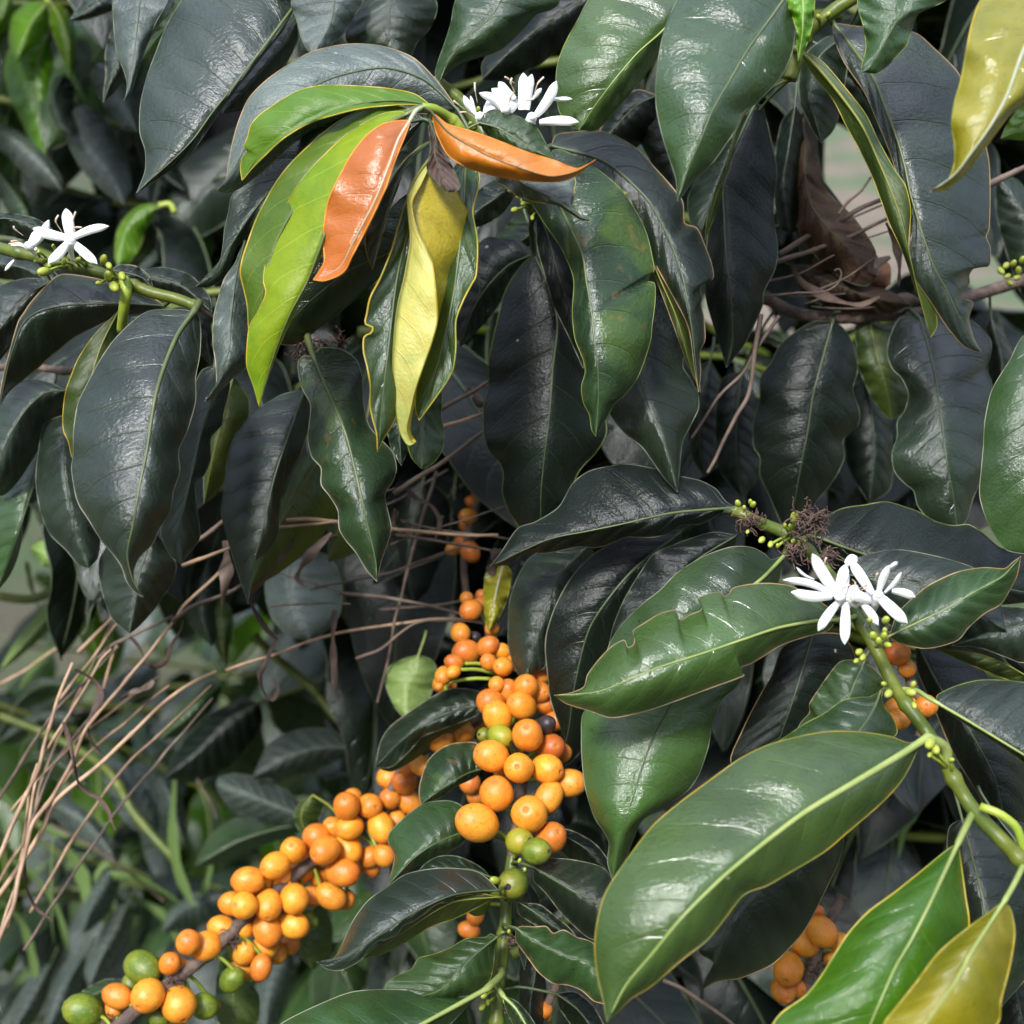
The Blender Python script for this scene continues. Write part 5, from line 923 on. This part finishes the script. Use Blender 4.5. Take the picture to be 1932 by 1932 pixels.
# ---------------------------------------------------------------- dry grass
def gd(d): return d
STR = 'dry_grass_stem'
def straw(p, d, r, label, mat=None, nodes=3, grp='dry grass stems tangled in the bush'):
    P = pts(p); n = max(12, len(P) * 5); C = spline(P, n); mb = MB()
    W3 = [at(C[i].x, C[i].y, lerpl(d, i / (n - 1))) for i in range(n)]
    def rr(u):
        x = u * nodes; f = abs(x - round(x)); return r * .68 * (1 - .35 * u) * (1 + (.35 * (1 - f / .05) if f < .05 and 0 < round(x) < nodes else 0))
    sd_ = P[0][0] * .13 + P[-1][1] * .07
    W3 = [w + Vector((noise.noise(w * 55 + Vector((sd_, 0, 0))), 0, noise.noise(w * 55 + Vector((0, sd_, 0))))) * .001 for w in W3]
    W3 = spline([tuple(w) for w in W3], n * 3)
    mb.tube(W3, rr, 7, 0); o = mb.build(STR, mat or M_STRAW); tag(o, label, 'dry grass stem', grp); return o
straw('-20,1715 80,1567 101,1517 180,1448 274,1360 341,1300 407,1266', (.66, .67, .68, .70), .0019, 'thickest straw coloured stem rising from the left edge to mid picture')
straw('425,1265 470,1250 518,1233 618,1200 645,1193 720,1182 812,1170 900,1166', (.70, .71, .72, .72), .0013, 'pale stem continuing level to the right towards the cherries')
straw('-10,1640 17,1571 45,1510 73,1447 97,1360 120,1287 136,1250', (.65, .66, .68, .7), .0017, 'tan stem second from the left edge, leaning right at the top')
straw('-15,1800 20,1721 40,1640 60,1560 100,1504 140,1427 160,1377 180,1350 234,1287 330,1170 345,1145 415,1078', (.65, .66, .68, .70, .72), .0017, 'long orange tan stem crossing under the big left leaf')
straw('-10,1790 20,1700 45,1600 67,1474 80,1431 127,1354 167,1287 190,1245 210,1225', (.66, .67, .68, .7), .0013, 'thin tan stem crossing the thick one near the left edge')
straw('45,1600 55,1500 62,1470 72,1440', (.665, .67), .0012, 'short tan stem joining two longer ones at the left')
straw('110,1325 160,1260 214,1185 222,1176', (.7, .71, .72), .0013, 'rusty stem above the knot of curled dead blades')
straw('147,1232 180,1196 212,1165', (.71, .72), .0018, 'short stout pink brown stem end beside bright green leaves')
straw('187,1242 214,1216 240,1204 280,1184 326,1163', (.72, .72, .72), .0016, 'whitish stem under the tip of the big left leaf', M_STRAW2)
straw('195,1300 212,1245 222,1215', (.72, .72), .0015, 'short pinkish stem crossing below the whitish one')
straw('325,1172 360,1145 407,1127 450,1107 484,1083 560,1045 634,1010', (.69, .69, .68), .0016, 'brown stem running up right below the rippled leaf', M_STRAW2)
straw('500,998 560,990 600,988 645,984', (.66, .66), .0013, 'pinkish stem behind the wavy edged leaf, lower of two')
straw('540,982 590,980 636,983 700,990 753,1000 863,1008 942,1011', (.66, .67, .68), .0016, 'level tan stem passing behind the wavy edged leaf to the centre')
straw('745,1010 830,1022 890,1032 950,1048', (.68, .69), .0012, 'thin stem diverging below the level tan stem', M_STRAW2)
straw('343,1067 385,1052 433,1035', (.665, .66), .0016, 'short tan stem between two leaves on the left')
straw('362,1025 390,1008 440,968 470,940', (.67, .67), .0018, 'stout brown stem behind the leaves at left centre', M_STRAW2)
straw('742,930 780,903 830,873 912,815 960,790', (.665, .67, .675), .0018, 'brown stem slanting up to the long central leaf', M_STRAW2)
straw('828,809 870,795 916,779', (.66, .66), .0017, 'light stem end just left of the central leaf')
straw('830,776 870,750 922,718', (.665, .66), .0018, 'brownish stem end above the light one by the central leaf', M_STRAW2)
straw('826,890 812,930 800,963 780,1030 773,1064 760,1114 745,1180 728,1260 712,1325', (.71, .71, .72), .0014, 'grey knobbly upright twig crossing the level grass stems', M_STRAW2)
straw('640,1118 700,1124 745,1131 795,1139 862,1156 918,1178', (.71, .7, .7), .0015, 'upper of the pinkish stems ending at the far cherries', M_STRAW2)
straw('670,1245 715,1225 755,1195 780,1178 812,1170 880,1171 920,1180', (.71, .7, .7), .0011, 'lower curved pinkish stem ending at the far cherries', M_STRAW2)
straw('0,1290 45,1265 90,1235 135,1205', (.85, .86), .0014, 'blurred tan stem at the left edge above the thick stems')
straw('95,1555 160,1590 210,1622 260,1660 310,1700', (.95, .96, 1.0), .0016, 'blurred grey stem slanting down right among green blades', M_STRAW2)
straw('1471,594 1421,673 1397,710 1347,763 1304,828', (.635, .635, .635), .0013, 'thin brown stem slanting down left of the wavy pair', M_STRAW2)
straw('1434,590 1424,680 1414,746 1387,790 1354,860 1334,892', (.63, .632, .635), .0018, 'pointed brown blade hanging beside the thin brown stem', M_STRAW2, 1)
straw('1467,480 1510,455 1554,431 1610,402 1665,375', (.66, .665, .67), .0024, 'thick grey brown stalk crossing the bright gap, upper of two', M_STRAW2)
straw('1467,498 1520,478 1571,458 1620,438 1675,412', (.655, .66, .665), .0019, 'grey brown stalk crossing the bright gap, lower of two', M_STRAW2)
straw('1864,348 1900,330 1945,308', (.65, .65), .0026, 'thick pale brown stalk at the right edge', M_STRAW2)
straw('1440,560 1501,551 1554,548 1578,535 1586,515 1580,506 1572,510', (.65, .65, .65), .0008, 'thin brown tendril ending in a hook under the bright gap', M_STRAW2)
straw('1582,405 1600,380 1625,360 1645,335', (.66, .66), .0012, 'short bent brown twig in front of the bright gap', M_STRAW2)
straw('1250,1850 1290,1868 1340,1900 1400,1945', (.66, .66, .66), .0016, 'grey stem low in the picture under the largest leaf', M_STRAW2)
straw('1780,1010 1830,1000 1880,985 1940,975', (.75, .75), .0015, 'pinkish stem half hidden at the right edge', M_STRAW2)
straw('372,1470 395,1510 410,1545', (.9, .9), .0013, 'blurred brown stem between the pale grey leaves', M_STRAW2)

rnd = random.Random(77)
for k in range(7):
    x0, y0 = rnd.uniform(-30, 60), rnd.uniform(1500, 1800); x1, y1 = rnd.uniform(160, 480), rnd.uniform(1080, 1330); q = rnd.uniform(-14, 14)
    mx, my = (x0 + x1) / 2 + q - 12, (y0 + y1) / 2 + q - 12
    straw(f'{x0},{y0} {mx},{my} {x1},{y1}', (rnd.uniform(.68, .74), rnd.uniform(.7, .78)), rnd.uniform(.0008, .0014), 'thin stem in the fan of dry stems rising from the lower left edge', M_STRAW if k % 3 else M_STRAW2, 4, 'thin dry stems fanning from the lower left')
for k in range(12):
    x0, y0 = rnd.uniform(420, 760), rnd.uniform(960, 1180); x1 = x0 + rnd.uniform(130, 330); y1 = y0 + rnd.uniform(-110, 60)
    straw(f'{x0},{y0} {(x0 + x1) / 2},{(y0 + y1) / 2 + rnd.uniform(-12, 12)} {x1},{y1}', (rnd.uniform(.69, .74),), rnd.uniform(.0006, .0011), 'fine grey brown stem in the tangle of dry stems at the centre', M_STRAW2, 3, 'fine dry stems tangled in the centre')
for k in range(8):
    x0, y0 = rnd.uniform(1440, 1560), rnd.uniform(430, 580); x1 = x0 + rnd.uniform(110, 220); y1 = y0 + rnd.uniform(-90, 20)
    straw(f'{x0},{y0} {(x0 + x1) / 2},{(y0 + y1) / 2 + rnd.uniform(-12, 12)} {x1},{y1}', (rnd.uniform(.66, .69),), rnd.uniform(.0005, .001), 'fine brown stem crossing below the bright gap', M_STRAW2, 3, 'fine dry stems below the bright gap')

def blade(name, p, d, w, label, cat, mat, grp=None, twist=1.5, k=.334, kind=None):
    """a flat strip that curls as it goes"""
    P = pts(p); n = max(16, len(P) * 6); C = spline(P, n); rnd = random.Random(int(P[0][0] * 3 + P[0][1])); G = []
    t0 = rnd.uniform(0, 3)
    for i in range(n):
        u = i / (n - 1); a = C[max(0, i-1)]; b = C[min(n-1, i+1)]; dx, dy = b.x - a.x, b.y - a.y; L = math.hypot(dx, dy) or 1
        ww = w * (.25 + .75 * math.sin(math.pi * min(1, .1 + u * .9)) ** .7) * (1 + .15 * math.sin(u * 17)); th = t0 + twist * u * 3
        dd = lerpl(d, u); s = ww / PX * 2 * TH * dd; row = []
        for j in range(-2, 3):
            t = j / 2; row.append(at(C[i].x - dy / L * ww * t * (.35 + .65 * abs(math.cos(th))), C[i].y + dx / L * ww * t * (.35 + .65 * abs(math.cos(th))), dd + s * t * math.sin(th) + s * .35 * t * t))
        G.append(row)
    mb = MB(); mb.grid(G, 0); H = [[q + (q - CP).normalized() * .00025 for q in r] for r in G]; mb.grid(H, 0, flip=True)
    o = mb.build(name, mat); tag(o, label, cat, grp, kind); return o
DG = 'curled dead blades caught in the bush'
for p, d, w, lab, mt in [
 ('120,1362 130,1395 136,1420 147,1474 165,1495 187,1507 204,1530 210,1550 218,1566', (.66, .66), 5.5, 'dark twisted dead blade hanging over the thick straw stems', M_DEAD),
 ('140,1262 165,1275 182,1290 190,1310 178,1345 165,1370 170,1395 190,1420 202,1430', (.69, .68), 7, 'curled brown blade looping left of the long stems', M_DEAD),
 ('245,1200 262,1220 280,1255 300,1256 315,1245 322,1220 340,1190 345,1170', (.71, .7), 5, 'U shaped dead blade under the whitish stem', M_DEAD),
 ('290,1285 275,1300 250,1305 225,1322', (.7, .7), 6, 'small withered blade lying left of the long tan stem', M_STRAW2),
 ('425,1020 428,1060 424,1100 420,1142', (.67, .67), 13, 'broad flat dead blade hanging above the olive strip leaf', M_STRAW2),
 ('560,995 545,1030 520,1060 480,1110 470,1130 485,1160 505,1190 525,1208', (.665, .67), 9, 'long crumpled brown blade below the rippled leaf', M_DEAD),
 ('625,1005 600,1030 575,1060 560,1090 575,1105', (.66, .66), 10, 'broad crumpled dead blade behind the wavy edged leaf', M_STRAW2),
 ('525,1200 510,1230 500,1255 490,1275 500,1310 515,1320 525,1300 515,1280', (.7, .7), 5, 'thin hooked dead blade in the middle left', M_DEAD),
 ('632,1150 628,1200 630,1260 634,1315', (.7, .7), 8, 'narrow brown blade hanging straight down left of the grey twig', M_DEAD),
 ('765,920 785,940 815,955 830,985 820,1020', (.69, .69), 6, 'dead blade twisted round the upright grey twig', M_DEAD),
 ('750,965 745,990 760,1010 775,1000 770,985 755,980', (.68, .68), 4, 'tiny coiled dead tendril in the centre', M_DEAD),
 ('745,960 738,1000 732,1040', (.68, .68), 7, 'small dead blade beside the wavy edged leaf', M_DEAD),
 ('880,735 895,745 905,760 915,765', (.67, .67), 12, 'torn dead scrap beside the long central leaf', M_STRAW2),
 ('940,1035 935,1060 925,1085', (.66, .66), 16, 'brown dead scrap above the yellow strip leaf', M_DEAD),
 ('60,1560 45,1620 52,1680 70,1715 100,1738', (.67, .68), 5, 'dead blade curling off the lower left stems', M_DEAD),
 ('1530,170 1526,230 1532,290 1525,340 1522,380', (.67, .67), 12, 'dark red brown dead blade hanging beside the bright gap', M_DEAD),
 ('1520,280 1512,340 1525,400 1560,440 1600,450', (.68, .675), 30, 'wide rusty dead leaf left of the bright gap', M_DEADO),
 ('1500,430 1540,470 1590,490 1640,500 1680,485', (.675, .67), 15, 'broad grey brown dead leaf under the crossing stalks', M_STRAW2),
 ('1540,510 1590,485 1640,500 1675,540', (.68, .68), 36, 'rusty orange dead leaf at the foot of the bright gap', M_DEADO),
 ('1490,490 1510,530 1560,560 1620,575 1660,560', (.66, .66), 9, 'long curved dead blade under the bright gap', M_DEAD),
 ('1672,420 1690,460 1697,500 1695,540', (.65, .65), 8, 'dangling dead blade end by the narrow green leaf', M_DEAD),
 ('1590,560 1650,575 1700,560 1740,570', (.68, .68), 12, 'dead leaf lying on the shaded right branch', M_DEAD),
 ('1745,500 1740,560 1760,590 1790,560', (.69, .69), 8, 'small dead blade behind the long veined leaf', M_DEAD),
 ('345,470 350,440 340,430', (.9, .9), 22, 'rusty blurred dead leaf behind the left flowers', M_DEADO)]:
    blade('dead_blade', p, d, w, lab, 'dead grass blade', mt, DG)

# ---------------------------------------------------------------- ground and what grows on it
def structure(o): o['kind'] = 'structure'; return o
N = NT('ground soil'); tc = N.n('ShaderNodeTexCoord'); n1 = N.noise(tc.outputs['Object'], 1.7, 4); n2 = N.noise(tc.outputs['Object'], 14, 5, .7); n3 = N.noise(tc.outputs['Object'], 60, 4)
c = N.mix(N.ramp(n1.outputs[0], .4, .6), (.06, .05, .03), (.04, .065, .02)); c = N.mix(N.math('MULTIPLY', N.ramp(n2.outputs[0], .5, .65), .6), c, (.05, .06, .025)); c = N.mix(N.math('MULTIPLY', N.ramp(n3.outputs[0], .55, .7), .4), c, (.12, .1, .07))
bp = N.n('ShaderNodeBump', i_Strength=.8, i_Distance=.03, i_Height=n2.outputs[0]); bs = N.n('ShaderNodeBsdfPrincipled', i_Base_Color=c, i_Roughness=.9, i_Normal=bp.outputs[0]); N.t.links.new(bs.outputs[0], N.n('ShaderNodeOutputMaterial').inputs[0])
mb = MB(); G = []
xs = [(-1 if i < 20 else 1) * 200 * (abs(i - 20) / 20) ** 3 for i in range(41)]; ys = [-60 + 0 * i for i in range(0)]
ys = [(-1 if i < 12 else 1) * (260 if i >= 12 else 60) * (abs(i - 12) / (28 if i >= 12 else 12)) ** 3 + .8 for i in range(41)]
for y in ys: G.append([Vector((x, y, .06 * noise.noise(Vector((x * .9, y * .9, 0))) + (.02 if y < 3 else .0))) for x in xs])
mb.grid(G, 0); g = mb.build('ground', N.m, origin=Vector((0, 0, 0))); structure(g)
if g.data.polygons[0].normal.z < 0: g.data.flip_normals()
N = NT('dry path soil'); tc = N.n('ShaderNodeTexCoord'); n1 = N.noise(tc.outputs['Object'], .8, 4); n2 = N.noise(tc.outputs['Object'], 4, 5, .7)
c = N.mix(N.ramp(n1.outputs[0], .42, .55), (.17, .125, .095), (.08, .11, .05)); c = N.mix(N.math('MULTIPLY', N.ramp(n2.outputs[0], .45, .6), .5), c, (.05, .06, .025))
bs = N.n('ShaderNodeBsdfPrincipled', i_Base_Color=c, i_Roughness=.9); N.t.links.new(bs.outputs[0], N.n('ShaderNodeOutputMaterial').inputs[0])
mb = MB(); mb.grid([[Vector((x, y, .12 + .04 * noise.noise(Vector((x, y, 3))))) for x in [-3 + k * .6 for k in range(40)]] for y in [4.5 + k * .8 for k in range(40)]], 0)
pth = mb.build('path', N.m, origin=Vector((0, 0, 0))); structure(pth)
if pth.data.polygons[0].normal.z < 0: pth.data.flip_normals()
M_GRASS = plain('grass blade', (.08, .15, .035), (.13, .2, .06), .5, 5, .2, .001, trans=.25)
rnd = random.Random(5); mb = MB()
for i in range(4200):
    x = rnd.uniform(-.75, .45); y = rnd.uniform(.75, 1.9) if i < 3300 else rnd.uniform(1.9, 4.5)
    if i >= 3300: x = rnd.uniform(-1, 2.6)
    b = Vector((x, y, .0)); h = rnd.uniform(.12, .42); a = rnd.uniform(0, 6.28); lean = rnd.uniform(.1, .8); dr = Vector((math.cos(a), math.sin(a), 0)); sd = Vector((-dr.y, dr.x, 0)); w = rnd.uniform(.0014, .004)
    G = []
    for k in range(6):
        u = k / 5; p = b + dr * h * lean * u * u + Vector((0, 0, h * (u - .35 * lean * u * u))); ww = w * (1 - u ** 2) + .0002
        G.append([p - sd * ww, p + sd * ww])
    mb.grid(G, 0)
gr = mb.build('grass', M_GRASS, origin=Vector((0, 0, 0))); tag(gr, 'loose green grass growing on the ground under the bush', 'grass', kind='stuff')
# green blades in the lower left, near enough to tell apart
for p, d, w, lab in [
 ('205,1650 260,1660 320,1690 350,1715', (1.0, 1.0), 9, 'broad grey green grass blade pointing left among the pale leaves'),
 ('330,1460 325,1560 335,1640 365,1710', (.97, .97), 13, 'upright green grass blade between the two whitish leaves'),
 ('400,1630 385,1680 368,1720', (1.0, 1.0), 7, 'short green blade meeting the upright one'),
 ('125,1600 150,1640 165,1690 172,1720', (1.0, 1.0), 14, 'green weed blade behind the lower left dry stems'),
 ('230,1600 190,1640 178,1665', (1.0, 1.0), 7, 'slanting green blade right of the dry stems'),
 ('100,1560 97,1640 98,1740 102,1780', (.9, .9), 2.2, 'thread thin upright green blade in the lower left'),
 ('40,1300 70,1250 110,1215 130,1190', (1.0, 1.0), 8, 'green grass blade above the dry stems at the left'),
 ('-10,1480 30,1530 80,1560 130,1580', (1.0, 1.0), 9, 'arched green blade at the left edge'),
 ('20,1620 70,1660 110,1720 130,1800', (1.05, 1.05), 10, 'long drooping green blade in the lower left corner'),
 ('140,1590 200,1605 260,1600 320,1590', (1.0, 1.0), 6, 'level yellow green blade below the whitish leaves'),
 ('240,1690 300,1720 330,1760 340,1800', (1.05, 1.05), 8, 'green blade drooping behind the orange cherries'),
 ('0,1700 40,1740 60,1800 70,1860', (1.0, 1.0), 12, 'dull green blade in the bottom left corner'),
 ('50,1060 60,1110 75,1150', (.95, .95), 6, 'green blade below the pale yellow leaf'),
 ('1470,1480 1500,1510 1560,1500 1610,1480', (.85, .85), 7, 'grey green blade under the thick green stem'),
 ('1760,1490 1710,1560 1695,1620', (.8, .8), 8, 'pale green blade hanging below the thick green stem'),
 ('1560,1720 1620,1700 1680,1690 1710,1680', (.85, .85), 5, 'thin green blade above the dull orange cherries')]:
    blade('grass_blade', p, d, w, lab, 'grass blade', M_GRASS, 'green grass blades in the gaps', .5)
